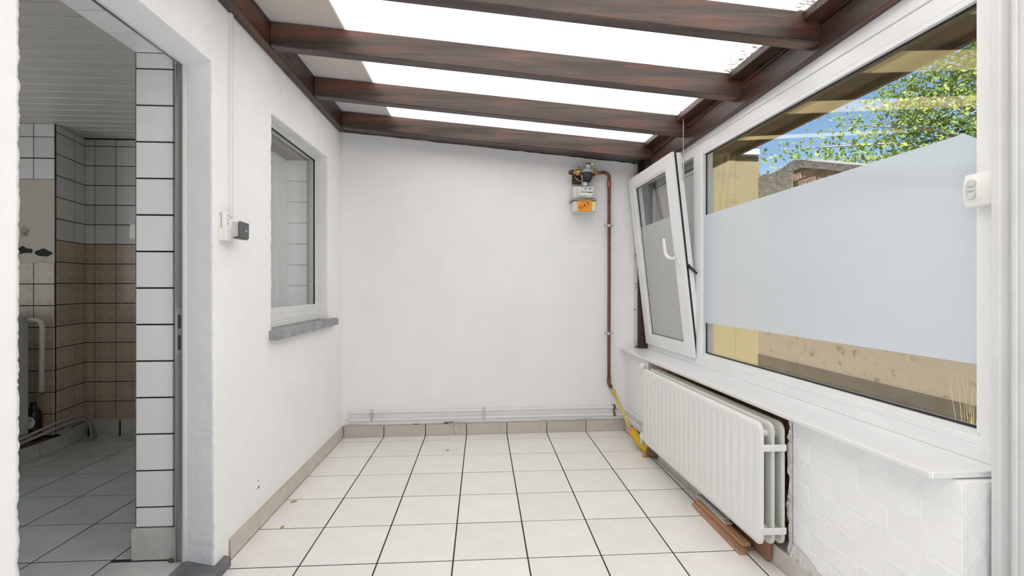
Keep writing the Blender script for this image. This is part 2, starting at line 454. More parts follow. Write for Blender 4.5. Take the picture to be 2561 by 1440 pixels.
rough_strip(wl, ((XL, WN-.03, WB), (XL, WN-.03, WH+.03)), ((XL, WN, WB), (XL, WN, WH-.014)), ((-1.14, WN, WB), (-1.14, WN, 1.942)), 60, .0022)
rough_strip(wl, ((XL, WN-.03, WH+.03), (XL, WF+.03, WH+.03)), ((XL, WN, WH-.014), (XL, WF, WH)), ((-1.14, WN, 1.942), (-1.14, WF, 1.942)), 30, .002)
for (y0, y1, z0, z1) in ((-1.3, 1.05, 0, 2.35), (1.975, WN-.012, 0, 2.35), (WF+.025, 3.60, 0, 2.35), (WN-.03, WF+.04, -.02, WB-.02),
                         (WN-.03, WF+.04, 1.955, 2.35), (1.04, 1.95, 2.018, 2.35)):
    wl.box(-1.338, XL-.012, y0, y1, z0, z1)
wl.box(-1.338, XL, -1.3, 3.60, 2.35, 4.06)
obj('wall_left', wl, 'plaster', None, 'white rough-plastered house wall with a door opening and a small window', 'wall', kind='structure')

# doorway: aluminium pocket track, tiled jamb and soffit
d1 = empty('door_1', (-1.2, 1.5, .03), 'tiled kitchen doorway with grey metal pocket-door track and strike plate', 'doorway', kind='structure')
obj('track', MB().box(-1.1815, -1.1495, 1.912, 1.938, .03, 1.99), 'aluminium', d1, bev=.002)
obj('track', MB().box(-1.1855, -1.1495, 1.05, 1.938, 1.962, 1.992), 'aluminium', d1, bev=.002)
obj('track_edge', MB().box(-1.1545, -1.1495, 1.902, 1.914, .03, 1.95), 'steel', d1)
obj('track_edge', MB().box(-1.1815, -1.1775, 1.904, 1.914, .03, 1.95), 'steel', d1)
obj('cover_strip', MB().box(-1.1505, -1.1365, 1.898, 1.915, .03, 1.956), 'white_paint', d1, bev=.003)
obj('cover_strip', MB().box(-1.1505, -1.1365, 1.05, 1.915, 1.945, 1.962), 'white_paint', d1, bev=.003)
sp_ = obj('strike_plate', MB().box(-1.1785, -1.1535, 1.909, 1.913, .83, 1.01), 'steel', d1, bev=.001)
for z0, z1 in ((.932, .986), (.850, .908)): obj('slot', MB().box(-1.171, -1.161, 1.9075, 1.911, z0, z1), 'print_dark', sp_)
for z in (.998, .920, .839): obj('screw', MB().lathe((-1.166, 1.9095, z), (0, -1, 0), [(0, .004), (.001, .003)], 8), 'aluminium', sp_)
obj('jamb_bed', MB().box(-1.345, -1.18, 1.943, 1.99, .03, 2.02).box(-1.345, -1.18, 1.02, 1.95, 2.012, 2.05), 'grout', d1)
zz = [.155]
while zz[-1] < 1.99: zz.append(zz[-1]+.1425)
off0 = .2335-.155-.1425      # joints sit at .2335 + n * .1425
js = [.155]+[.2335+.1425*k for k in range(14)]
for k in range(len(js)-1):
    z0, z1 = js[k], min(js[k+1], 2.008)
    if z1-z0 < .015: continue
    put('tile', tile_mesh(.1365, .009, z1-z0-.0065, 'white_tile'), (-1.2755, 1.939, (z0+z1)/2), d1, (JIT(.002), 0, 0))
    put('tile', tile_mesh(.018, .009, z1-z0-.0065, 'white_tile'), (-1.1925, 1.939, (z0+z1)/2), d1)
for k in range(6):
    y1 = 1.934-.1425*k+ (0 if k else 0); y0 = y1-.1425
    put('tile', tile_mesh(.15, .1375, .009, 'white_tile'), (-1.268, (y0+y1)/2, 2.0085), d1)
obj('jamb_edge', MB().box(-1.3485, -1.3445, 1.937, 1.96, .155, 2.006), 'ledge_brown', d1)
obj('plinth', MB().box(-1.358, -1.183, 1.928, 1.95, .03, .153), 'plinth_tile', d1, bev=.002)
obj('wall_end', MB().box(-1.184, -1.14, 1.9385, 1.99, .02, 2.02), 'soot', d1)
obj('rubble', MB().add([(-1.195+JIT(.025), 1.915+JIT(.015), .03+random.random()*.012) for _ in range(24)], [(3*i, 3*i+1, 3*i+2) for i in range(8)]), 'ledge_brown', d1, kind='stuff')

th_ = MB()
for (a, b_) in (((-1.345, -1.14), (1.05, 1.92)),): pass
th_.prism([(-1.150, 1.02), (-.982, 1.02), (-.982, 1.928), (-1.018, 1.940), (-1.150, 1.905)], lambda u, v, d: (u, v, d), -.004, .037)
obj('threshold', th_, 'stone_dark', None, 'dark bluestone threshold slab under the kitchen doorway', 'threshold', bev=.004, org=(-1.05, 1.5, 0))

# window in the house wall
w1 = empty('window_1', (-1.1, 2.77, WB), 'small white window in the plastered house wall with sheer curtain behind', 'window', kind='structure')
fx0, fx1 = -1.14, -1.09
obj('frame', MB().box(fx0, fx1, WN-.02, WN+.06, WB+.06, 1.945).box(fx0, fx1, WF-.006, WF+.02, WB+.06, 1.945)
    .box(fx0, fx1, WN-.02, WF+.02, 1.922, 1.955), 'pvc_old', w1, bev=.003)
obj('bottom_rail', MB().box(fx0, fx1+.002, WN-.02, WF+.02, .930, .982).box(fx0, fx1+.008, WN-.02, WF+.02, .912, .934), 'pvc_old', w1, bev=.003)
obj('sill_strip', MB().box(fx0, -1.068, WN-.01, WF+.005, .884, .912), 'white_paint', w1, bev=.002)
obj('gasket', MB().box(-1.099, -1.092, WF-.016, WF-.006, .98, 1.925).box(-1.099, -1.092, WN+.05, WF-.006, 1.915, 1.923), 'gasket', w1)
obj('pane', MB().box(-1.118, -1.112, WN+.04, WF-.004, .97, 1.93), 'glass', w1)
obj('reveal_bed', MB().box(-1.338, -1.141, WF+.008, WF+.03, WB, 1.96).box(-1.338, -1.141, WN-.03, WF+.03, 1.945, 1.97), 'grout_light', w1)
for k in range(9):
    z1 = 1.94 if k == 8 else .9627-.137+.137*(k+1)
    z0 = .9627-.137+.137*k
    if z1 > 1.941: z1 = 1.941
    if z1-z0 > .02: put('tile', tile_mesh(.19, .01, z1-z0-.004, 'white_tile'), (-1.24, WF+.004, (z0+z1)/2), w1)
st = MB().box(-1.075, -.972, 2.324, 3.29, .838, .884)
obj('window_ledge', st, 'stone', None, 'grey bluestone sill under the small window in the plastered wall', 'window sill', bev=.004, org=(-1.02, 2.8, .838))
# sheer curtain with folds on a rail inside the reveal
cu = MB(); n = 120; vs = []
for i in range(n+1):
    y = 2.36+.80*i/n
    x = -1.262+.016*math.sin(y*62)+.008*math.sin(y*117+1)
    y2 = min(y, 3.145)
    vs += [(x, y2, .90), (x*.15-1.262*.85, y2, 1.885)]
cu.add(vs, [(2*i, 2*i+2, 2*i+3, 2*i+1) for i in range(n)], True)
ct = empty('sheer_curtain', (-1.262, 2.75, .9), 'white sheer pleated curtain hanging behind the small window', 'curtain')
obj('fabric', cu, 'sheer', ct)
obj('rail', MB().box(-1.275, -1.248, 2.35, 3.18, 1.885, 1.905), 'pvc_old', ct, bev=.002)
obj('header_tape', MB().box(-1.266, -1.259, 2.36, 3.146, 1.85, 1.886), 'curtain', ct)

# ------------------------------------------------------------------ back wall
bw = MB()
pl = [(-1.03, -.02), (1.19, -.02), (1.19, .62), (1.178, .626), (1.178, 2.034)]
topn = 40
for i in range(topn+1):
    x = 1.178-(1.178+1.03)*i/topn
    pl.append((x, 2.036+(1.178-x)*.0832+JIT(.003)+(.0 if i else -.01)))
bw.prism(pl, lambda u, v, d: (u, 3.515+(u+1.004)*.0249+d, v), 0, .16)
obj('wall_back', bw, 'plaster_back', None, 'plain white end wall carrying the gas meter', 'wall', kind='structure')
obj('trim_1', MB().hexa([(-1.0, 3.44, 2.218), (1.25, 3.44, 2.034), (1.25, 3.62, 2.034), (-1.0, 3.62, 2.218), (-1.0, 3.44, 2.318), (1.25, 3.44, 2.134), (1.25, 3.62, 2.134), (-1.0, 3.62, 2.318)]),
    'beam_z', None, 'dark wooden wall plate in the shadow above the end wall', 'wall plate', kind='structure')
BY = lambda x: 3.515+(x+1.004)*.0249      # face of the end wall

# ------------------------------------------------------------------ skirtings
bl = obj('baseboard_left', MB().box(XL-.002, XL+.0035, 1.966, 3.51, 0, .082), 'orange_mortar', None, 'low cream tile skirting along the house wall', 'baseboard', kind='structure')
ys = [1.966]+[y for y in reversed(gy) if 1.99 < y < 3.49]+[3.508]
for a, b_ in zip(ys, ys[1:]):
    h = .080+JIT(.002)
    put('tile', tile_mesh(.006, b_-a-.003, round(h, 3), 'skirting'), (XL+.0062, (a+b_)/2, h/2+.001), bl)
bb = obj('baseboard_back', MB().hexa([(-1.004, 3.511, 0), (1.11, 3.5637, 0), (1.11, 3.57, 0), (-1.004, 3.52, 0), (-1.004, 3.511, .081), (1.11, 3.5637, .081), (1.11, 3.57, .081), (-1.004, 3.52, .081)]),
         'grout', None, 'low beige tile skirting along the end wall, one tile cracked', 'baseboard', kind='structure')
xs = [-1.002]+[x for x in gx if -.9 < x < 1.05]+[1.098]
for n_, (a, b_) in enumerate(zip(xs, xs[1:])):
    h = .0795+JIT(.0015)
    o = put('tile', tile_mesh(round(b_-a-.0045, 3), .009, .08, 'skirting'), ((a+b_)/2, BY((a+b_)/2)-.0065, .041), bb, (0, 0, .0249))
cr = MB(); cp = [(-.205, .08), (-.212, .064), (-.218, .060), (-.205, .03), (-.203, .002)]
for (x0, z0), (x1, z1) in zip(cp, cp[1:]):
    y = BY(x0)-.0116; cr.add([(x0-.0012, y, z0), (x0+.0012, y, z0), (x1+.0012, y, z1), (x1-.0012, y, z1)], [(0, 1, 2, 3)])
obj('crack', cr, 'print_dark', bb)
gm_ = MB(); vs = []
for i in range(106):
    x = -1.0+2.09*i/105; h = .004+.010*max(0, math.sin(x*5.1)*math.sin(x*13+1))+abs(JIT(.004))
    vs += [(x, BY(x)-.0012, .080), (x, BY(x)-.0008, .0825+h)]
gm_.add(vs, [(2*i, 2*i+2, 2*i+3, 2*i+1) for i in range(105)])
obj('grime', gm_, 'plaster_dirty', bb)
WR = lambda a, y, z: (a-.04*(y-1.75), y, z)
br = obj('baseboard_right', MB().box(1.160, 1.168, 1.10, 3.54, 0, .072, WR), 'grout', None, 'cream tile skirting below the radiator wall, patchy with plaster', 'baseboard', kind='structure')
ys = [1.105, 1.30]+[y for y in reversed(gy) if 1.55 < y < 3.45]+[3.53]
for a, b_ in zip(ys, ys[1:]):
    h = .078 if b_ < 1.95 else .068
    put('tile', tile_mesh(.009, round(b_-a-.004, 3), h, 'skirting_right'), (1.1555-.04*((a+b_)/2-1.75), (a+b_)/2, h/2+.001), br, (0, 0, .04))
pt = MB(); vs = []
nn = 60
for i in range(nn+1):
    y = 1.10+.62*i/nn; hz = .082+.018*math.sin(y*23)+JIT(.006)
    vs += [WR(1.1665, y, hz+.03), WR(1.1572+JIT(.002), y, hz), WR(1.152, y, .074)]
fs = []
for i in range(nn): fs += [(3*i, 3*i+3, 3*i+4, 3*i+1), (3*i+1, 3*i+4, 3*i+5, 3*i+2)]
pt.add(vs, fs)
obj('plaster_smear', pt, 'plaster_dirty', br)

# ------------------------------------------------------------------ right wall below the sill: painted brick, radiator niche
wr = MB()
wr.box(1.176, 1.42, 1.106, 1.735, -.02, .606, WR)
wr.box(1.250, 1.42, 1.72, 3.13, -.02, .606, WR)
wr.box(1.170, 1.42, 1.72, 3.13, -.02, .066, WR)
wr.box(1.166, 1.42, 3.115, 3.60, -.02, .606, WR)
wro = obj('wall_right', wr, 'painted_brick', None, 'low white-painted brick wall below the long window, with a bare niche', 'wall', kind='structure')
bh, bj = .068, .008
row = 0; z = .075
while z < .60:
    z1 = min(z+bh, .604)
    y = 1.106; first = .105 if row % 2 else .21
    while y < 1.722:
        y1 = min(y+first, 1.722); first = .21
        if y1-y > .03:
            k = ('pb', round(y1-y, 3), round(z1-z, 3))
            if k not in tile_cache: tile_cache[k] = mesh(MB().box(-.006, .006, -(y1-y)/2+.0035, (y1-y)/2-.0035, -(z1-z)/2, (z1-z)/2), 'brick', (0, 0, 0), .0016, 1, 'painted_brick')
            c = WR(1.1745+JIT(.001), (y+y1)/2, (z+z1)/2)
            put('brick', tile_cache[k], c, wro, (0, 0, .04))
        y = y1
    z = z1+bj; row += 1
obj('joint_paint', MB().box(1.1697, 1.177, 1.107, 1.728, .07, .604, WR), 'painted_brick', wro)
# exposed brown brick in the niche
obj('niche_mortar', MB().box(1.244, 1.2505, 1.722, 3.114, .066, .604, WR), 'mortar_brown', wro)
row = 0; z = .07
while z < .60:
    z1 = min(z+.062, .603); y = 1.724; first = .10 if row % 2 else .20
    while y < 3.11:
        y1 = min(y+first, 3.112); first = .20
        if y1-y > .03:
            k = ('nb', round(y1-y, 3), round(z1-z, 3))
            if k not in tile_cache: tile_cache[k] = mesh(MB().box(-.012, .012, -(y1-y)/2+.005, (y1-y)/2-.005, -(z1-z)/2, (z1-z)/2), 'brick', (0, 0, 0), .004, 1, 'brick_brown')
            put('brick', tile_cache[k], WR(1.238+JIT(.004), (y+y1)/2, (z+z1)/2), wro, (0, 0, .04+JIT(.02)))
        y = y1
    z = z1+.011; row += 1
obj('niche_lintel', MB().box(1.190, 1.245, 1.724, 3.11, .575, .606, WR), 'brick_brown', wro)
# torn plaster lip along the near edge of the niche
lp = MB(); vs = []
for i in range(41):
    zz_ = .07+.53*i/40; wv = .006*math.sin(zz_*31)+JIT(.004)
    vs += [WR(1.164, 1.716, zz_), WR(1.160+JIT(.003), 1.735+wv, zz_), WR(1.175, 1.752+wv+JIT(.004), zz_), WR(1.20, 1.745, zz_)]
fs = []
for i in range(40):
    for q in range(3): fs.append((4*i+q, 4*i+4+q, 4*i+5+q, 4*i+1+q))
lp.add(vs, fs)
obj('plaster_lip', lp, 'plaster_dirty', wro)

# ------------------------------------------------------------------ window sill board
WF_ = lambda a, t, z: (a-.03*(t-2), t, z)
sl = MB().prism([(1.105, 1.124), (1.105, 3.566), (1.31, 3.575), (1.31, 1.124)], lambda u, v, d: WF_(u, v, d), .6095, .626)
sl2 = MB().prism([(1.100, 1.126), (1.100, 3.566), (1.118, 3.566), (1.118, 1.126)], lambda u, v, d: WF_(u, v, d), .607, .6255)
so_ = empty('sill_board', (1.2, 2.3, .61), 'long white window board under the right-hand windows, above the radiator', 'window sill')
obj('board', sl, 'pvc', so_, bev=.002); obj('nosing', sl2, 'pvc_old', so_, bev=.005, seg=3)

# ------------------------------------------------------------------ long window on the right
A = 1.303
w2 = empty('window_2', WF_(A, 2, .63), 'long white window with clear top, frosted middle band and clear bottom strip', 'window', kind='structure')
def wbox(*b): return MB().box(*b, WF_)
obj('frame', wbox(A, A+.07, 1.06, 3.56, .6262, .668).box(A+.008, A+.07, 2.80, 3.56, .66, .690, WF_), 'pvc', w2, bev=.002)
obj('frame', wbox(A, A+.07, 1.06, 2.745, .668, .690), 'pvc', w2, bev=.002)
obj('glazing_bead', MB().prism([(A+.001, .690), (A+.026, .708), (A+.05, .708), (A+.05, .69)], lambda u, v, d: WF_(u, d, v), 1.16, 2.715), 'pvc', w2, bev=.001)
obj('frame', wbox(A-.0008, A+.07, 1.06, 1.186, .655, 1.9385), 'pvc', w2, bev=.002)
obj('glazing_bead', wbox(A+.002, A+.026, 1.184, 1.197, .700, 1.872), 'pvc', w2, bev=.001)
obj('mullion', wbox(A-.0008, A+.07, 2.702, 2.800, .668, 1.9375), 'pvc', w2, bev=.002)
obj('glazing_bead', wbox(A+.002, A+.026, 2.690, 2.704, .700, 1.872), 'pvc', w2, bev=.001)
obj('gasket', wbox(A+.020, A+.026, 2.684, 2.690, .708, 1.866).box(A+.020, A+.027, 1.19, 2.69, .7075, .7125, WF_).box(A+.018, A+.027, 1.19, 2.69, 1.860, 1.8665, WF_), 'gasket', w2)
obj('frame', wbox(A, A+.07, 1.06, 3.56, 1.882, 1.938), 'pvc', w2, bev=.002)
obj('glazing_bead', wbox(A+.002, A+.026, 1.19, 2.70, 1.866, 1.884), 'pvc', w2, bev=.001)
obj('frame', wbox(A+.008, A+.07, 3.535, 3.60, .668, 1.90), 'pvc', w2, bev=.002)
obj('cover_trim', wbox(A-.006, A+.05, 1.06, 3.56, 1.939, 2.02), 'pvc', w2, bev=.002)
obj('pane', wbox(A+.027, A+.031, 1.17, 2.715, .70, 1.875).box(A+.043, A+.047, 1.17, 2.715, .70, 1.875, WF_), 'coated_glass', w2, label='double glazed clear pane')
fm = MB().prism([(2.698, .886), (2.698, 1.507), (1.232, 1.517), (1.194, 1.490), (1.190, .884)], lambda u, v, d: WF_(d, u, v), A+.0055, A+.0059)
fmv = [WF_(A+.0058, u, v) for u, v in [(2.698, .886), (2.698, 1.507), (1.232, 1.517), (1.194, 1.490), (1.190, .884)]]
obj('frosted_film', MB().add(fmv, [(0, 1, 2, 3, 4)]), 'film', w2, label='frosted white privacy film across the middle of the pane')

# insect screen in the tilt opening
sc_ = empty('insect_screen', WF_(A+.055, 3.17, .69), 'grey insect screen with roller case behind the tilted sash', 'insect screen')
obj('mesh', wbox(A+.058, A+.060, 2.80, 3.535, .69, 1.862), 'screen_mesh', sc_)
obj('roller_case', wbox(A+.036, A+.068, 2.801, 3.534, 1.835, 1.884), 'aluminium', sc_, bev=.003)
obj('guide_bar', wbox(A+.048, A+.056, 2.801, 3.534, 1.812, 1.822).box(A+.050, A+.057, 2.801, 3.534, 1.826, 1.831, WF_), 'pvc_old', sc_)
obj('pull_bar', wbox(A+.050, A+.060, 2.801, 3.534, 1.166, 1.176), 'pvc', sc_, bev=.002)
for z0, z1 in ((1.30, 1.36), (1.06, 1.125)): obj('hinge_plate', wbox(A+.028, A+.036, 2.794, 2.8005, z0, z1), 'gasket', sc_)

# sash tilted into the room
hb = Vector((1.283-.03*.775, 2.775, .668)); du = Vector((-.03, 1, 0)).normalized(); dv = Vector((-.135, 0, 1.21)).normalized(); dn = dv.cross(du).normalized()
if dn.x < 0: dn = -dn
SP = lambda u, v, d: tuple(hb+du*u+dv*v+dn*d)
sa = empty('casement_window', hb, 'white window sash tilted open into the room, frosted lower glass, lever handle', 'window', kind='thing')
def sbox(u0, u1, v0, v1, d0, d1): return MB().box(u0, u1, v0, v1, d0, d1, SP)
def ring(o, i, d0, d1):
    m_ = MB()
    m_.box(o[0], i[0], o[2], o[3], d0, d1, SP); m_.box(i[1], o[1], o[2], o[3], d0, d1, SP)
    m_.box(i[0], i[1], o[2], i[2], d0, d1, SP); m_.box(i[0], i[1], i[3], o[3], d0, d1, SP); return m_
O_ = (-.018, .746, 0, 1.236)
obj('frame', ring(O_, (.088, .655, .068, 1.162), 0, .018), 'pvc', sa, bev=.0018)
obj('glazing_bead', ring((.084, .659, .064, 1.166), (.104, .645, .080, 1.150), .004, .022), 'pvc', sa, bev=.0015)
obj('gasket', ring((-.010, .738, .008, 1.228), (.02, .71, .04, 1.20), .018, .033), 'gasket', sa)
obj('frame', ring((-.012, .740, .006, 1.230), (.10, .65, .076, 1.155), .033, .062), 'pvc', sa, bev=.0018)
obj('gasket', ring((.100, .648, .077, 1.153), (.105, .644, .082, 1.148), .020, .0235), 'gasket', sa)
obj('pane', sbox(.09, .655, .07, 1.16, .026, .030), 'glass', sa)
obj('frosted_film', MB().add([SP(.09, .07, .0245), SP(.655, .07, .0245), SP(.655, .866, .0245), SP(.09, .868, .0245)], [(0, 1, 2, 3)]), 'film_sash', sa, label='frosted film over the lower two thirds of the sash glass')
hd = obj('handle', sbox(.022, .056, .565, .640, -.010, 0), 'switch_white', sa, bev=.004, seg=2)
obj('grip', MB().tube([SP(.040, .605, -.006), SP(.040, .606, -.040), SP(.050, .608, -.050), SP(.075, .618, -.052), SP(.098, .640, -.052), SP(.106, .680, -.050), SP(.108, .735, -.048)], [.009, .009, .010, .011, .011, .011, .008], 12), 'switch_white', hd)
obj('tilt_stay', MB().tube([SP(-.010, .555, .03), SP(-.035, .520, .05), SP(-.030, .500, .07)], [.010, .007, .006], 8), 'black_plastic', sa)

# dark post beside the sash
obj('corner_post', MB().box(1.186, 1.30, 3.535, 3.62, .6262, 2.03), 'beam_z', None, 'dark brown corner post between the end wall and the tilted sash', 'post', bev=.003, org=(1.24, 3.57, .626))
pe = MB(); vs = []
for i in range(51):
    z = .628+1.40*i/50
    vs += [(1.160, BY(1.16)-.0008, z), (1.178+JIT(.004), BY(1.17)-.006+JIT(.002), z), (1.192+JIT(.003), 3.56, z), (1.19, 3.60, z)]
fs = []
for i in range(50):
    for q in range(3): fs.append((4*i+q, 4*i+4+q, 4*i+5+q, 4*i+1+q))
obj('trim_2', pe.add(vs, fs), 'plaster_dirty', None, 'ragged plaster edge where the end wall meets the dark post', 'trim', kind='structure')

# near right: post and door panel beside the window
obj('trim_3', MB().box(1.250, 1.42, 1.0704, 1.0915, 0, 2.06), 'pvc_shaded', None, 'white upright post at the near end of the window', 'trim', kind='structure', bev=.0015)
d2 = empty('door_2', (1.28, 0, 0), 'white door panel at the right edge of the view', 'door', kind='structure')
obj('panel', MB().box(1.2748, 1.42, -1.3, 1.0704, 0, 2.10), 'pvc_shaded', d2)
obj('edge_strip', MB().box(1.268, 1.276, 1.050, 1.062, 0, 2.10), 'pvc_shaded', d2, bev=.002)
obj('wall_near', MB().box(-1.35, -.75, -1.42, -1.3, -.02, 2.42).box(.15, 1.45, -1.42, -1.3, -.02, 2.42).box(-.75, .15, -1.42, -1.3, 2.08, 2.42), 'plaster', None, 'white wall behind the camera with an opening added for daylight', 'wall', kind='structure')
d3 = empty('added_door', (.1, -1.36, 0), 'unseen glazed door added behind the camera to brighten the room', 'door', kind='structure')  # added door: lets daylight in from behind the camera
obj('frame', MB().box(-.75, -.69, -1.40, -1.33, 0, 2.08).box(.09, .15, -1.40, -1.33, 0, 2.08).box(-.69, .09, -1.40, -1.33, 2.02, 2.08).box(-.69, .09, -1.40, -1.33, 0, .07), 'pvc', d3)
obj('pane', MB().box(-.69, .09, -1.37, -1.365, .07, 2.02), 'glass', d3)

# ------------------------------------------------------------------ roof
RZ = lambda x: 2.195-.082*(x+.968)          # underside of the rafters
def rafter(y, label):
    x0, x1 = -.968, 1.262-.03*(y-2)+.004
    p = [(x0, y, RZ(x0)), (x1, y, RZ(x1)), (x1, y+.062, RZ(x1)), (x0, y+.062, RZ(x0)),
         (x0, y, RZ(x0)+.113), (x1, y, RZ(x1)+.113), (x1, y+.062, RZ(x1)+.113), (x0, y+.062, RZ(x0)+.113)]
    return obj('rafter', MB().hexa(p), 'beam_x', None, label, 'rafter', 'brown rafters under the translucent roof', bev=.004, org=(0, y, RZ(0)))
rafter(3.343, 'dark brown rafter nearest the end wall, farthest from the camera')
rafter(2.801, 'dark brown rafter second from the end wall, pull cord at its outer end')
rafter(2.230, 'dark brown rafter third from the end wall, above the middle of the long window')
rafter(1.712, 'dark brown rafter fourth from the end wall, cut by the top of the view')
rafter(1.16, 'dark brown rafter over the doorway, out of view above the camera')
obj('ledger_beam', MB().box(XL+.0005, -.968, -1.3, 3.44, 2.190, 2.316), 'beam_y', None, 'dark brown ledger board fixed along the top of the house wall', 'beam', bev=.003, org=(-.99, 1, 2.19))
hz = lambda y: 1.955+(2.9-y)*.0235
hd_ = empty('header_beam', (1.28, 1.5, 2.0), 'dark brown header beam above the white window frame, carrying the rafters', 'beam')
def hbox(a0, a1, zlo, zhi):
    m_ = MB(); y0, y1 = -1.3, 3.60
    q = lambda a, y, z: WF_(a, y, z)
    return m_.hexa([q(a0, y0, zlo(y0)), q(a1, y0, zlo(y0)), q(a1, y1, zlo(y1)), q(a0, y1, zlo(y1)), q(a0, y0, zhi(y0)), q(a1, y0, zhi(y0)), q(a1, y1, zhi(y1)), q(a0, y1, zhi(y1))])
obj('lower_board', hbox(1.262, 1.297, hz, lambda y: hz(y)+.098), 'beam_y', hd_, bev=.003)
obj('upper_board', hbox(1.258, 1.34, lambda y: hz(y)+.101, lambda y: 2.118), 'beam_y', hd_, bev=.003)
obj('batten', hbox(1.196, 1.30, lambda y: 2.093, lambda y: 2.128), 'beam_y', hd_, bev=.003)
# milky twin-wall sheets, one per bay, between the rafters
ce = empty('ceiling', (0, 1.5, 2.3), 'translucent milky roof sheets between brown rafters, brightly sunlit from above', 'roof', kind='structure')
SZ = lambda x: 2.312-.082*(x+.968)
bays = [-1.3, .62, 1.19, 1.743, 2.261, 2.832, 3.374, 3.62]
for a, b_ in zip(bays, bays[1:]):
    x0, x1 = -1.010, 1.66
    y0, y1 = a+.002, b_-.002
    low = MB().add([(x0, y0, SZ(x0)), (x1, y0, SZ(x1)), (x1, y1, SZ(x1)), (x0, y1, SZ(x0))], [(0, 3, 2, 1)])
    pn = obj('roof_panel', low, 'roof_milky', ce, fix=False)
    up = MB().add([(x0, y0, SZ(x0)+.016), (x1, y0, SZ(x1)+.016), (x1, y1, SZ(x1)+.016), (x0, y1, SZ(x0)+.016)], [(0, 1, 2, 3)])
    obj('outer_skin', up, 'skin', pn, fix=False)
for y in bays[1:-1]:
    obj('joint_strip', MB().hexa([(-1.0, y-.02, SZ(-1)+.017), (1.66, y-.02, SZ(1.66)+.017), (1.66, y+.02, SZ(1.66)+.017), (-1.0, y+.02, SZ(-1)+.017),
                                  (-1.0, y-.02, SZ(-1)+.021), (1.66, y-.02, SZ(1.66)+.021), (1.66, y+.02, SZ(1.66)+.021), (-1.0, y+.02, SZ(-1)+.021)]), 'aluminium', ce)
# eave outside
ev = empty('trim_4', (1.5, 1.5, 1.95), 'dark wooden eave overhanging the outside of the long window', 'eave', kind='structure')
for k in range(3):
    a0 = 1.375+.085*k
    obj('plank', MB().box(a0, a0+.083, -1.0, 2.62, 1.946, 1.962, WF_), 'eave_wood', ev, bev=.001)
    obj('plank', MB().box(a0, a0+.083, 2.624, 4.0, 1.946, 1.962, WF_), 'eave_wood', ev, bev=.001)
obj('fascia', MB().box(1.622, 1.645, -1.0, 4.0, 1.918, 2.085, WF_), 'eave_wood', ev, bev=.002)

# pull cord
pc = empty('pull_cord', (1.196, 2.755, 2.117), 'thin cord with metal tip hanging from the second rafter end', 'cord')
obj('string', MB().tube([(1.196, 2.765, 2.128), (1.196, 2.755, 2.10), (1.197, 2.755, 1.87)], .0022, 6), 'cord', pc)
obj('tip', MB().tube([(1.197, 2.755, 1.87), (1.197, 2.755, 1.80), (1.198, 2.755, 1.745)], [.002, .004, .0045], 8), 'steel', pc)
obj('ring', MB().tube([(1.198+.007*math.sin(k*math.pi/6), 2.755, 1.738+.008*math.cos(k*math.pi/6)) for k in range(13)], .002, 6), 'steel', pc)

# ------------------------------------------------------------------ radiator
rd = empty('radiator', (1.09, 2.3, .11), 'white three-panel radiator with vertical flutes below the window board', 'radiator')
def rpanel(a, mat, amp=.0055):
    y0, y1, z0, z1, r = 1.727, 2.955, .110, .578, .032
    per = .0555; ny = int((y1-y0)/per*6); nz = 26
    sl_ = lambda a_, y, z: (a_-.027*(y-2), y, z+.004*(2.3-y)*0)
    def lim(y):
        d = min(y-y0, y1-y)
        return 0 if d >= r else r-math.sqrt(max(0, r*r-(r-d)**2))
    ycols = sorted(set([y0, y0+.002, y0+.006, y0+.013, y0+.022, y0+r, y1-r, y1-.022, y1-.013, y1-.006, y1-.002, y1]+[y0+r+(y1-y0-2*r)*i/ny for i in range(ny+1)]))
    fr = []; bk = []
    for y in ycols:
        c = lim(y)
        for k in range(nz+1):
            v = k/nz; z = z0+c+(z1-z0-2*c)*v
            zr = (z-z0)/(z1-z0)
            fade = min(1, max(0, (zr-.075)/.035))*min(1, max(0, (.925-zr)/.035))
            edge = min(1, max(0, (min(y-y0, y1-y)-.03)/.02))
            ph = (y-y0)/per*2*math.pi
            s_ = max(0, math.cos(ph))**1.6
            dep = -amp*s_*fade*edge
            rim = max(0, 1-min(y-y0-0, y1-y, z-z0-c+.0, z1-c-z)/.006)
            fr.append(sl_(a-dep+rim*.003, y, z)); bk.append(sl_(a+.011, y, z))
    m_ = MB(); nc = len(ycols); q = nz+1
    m_.add(fr, [(i*q+k, (i+1)*q+k, (i+1)*q+k+1, i*q+k+1) for i in range(nc-1) for k in range(nz)], True)
    o = len(m_.v); m_.add(bk, [(i*q+k, i*q+k+1, (i+1)*q+k+1, (i+1)*q+k) for i in range(nc-1) for k in range(nz)], True)
    rimf = []
    per_ids = [i*q for i in range(nc)]+[(nc-1)*q+k for k in range(1, q)]+[i*q+nz for i in range(nc-2, -1, -1)]+[k for k in range(nz-1, 0, -1)]
    for u, v in zip(per_ids, per_ids[1:]+per_ids[:1]): rimf.append((u, o+u, o+v, v))
    for f in rimf: m_.f.append(list(f)); m_.sm.append(False)
    return obj('panel', m_, mat, rd)
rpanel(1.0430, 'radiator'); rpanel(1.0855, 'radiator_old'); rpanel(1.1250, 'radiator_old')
RA = lambda a, y, z: (a-.027*(y-2), y, z)
for z in (.472, .158):
    obj('bracket', MB().box(1.041, 1.140, 1.7215, 1.7275, z, z+.026, RA), 'radiator', rd, bev=.0022, seg=2)
for y, z in ((1.765, .165), (1.765, .53), (2.92, .53)): obj('header_pipe', MB().tube([RA(1.05, y, z), RA(1.13, y, z)], .013), 'radiator_old', rd)
vl = obj('valve', MB().lathe(RA(1.058, 2.955, .578), (0, 1, 0), [(0, .008), (.02, .008), (.022, .011), (.03, .011)], 12), 'steel', rd)
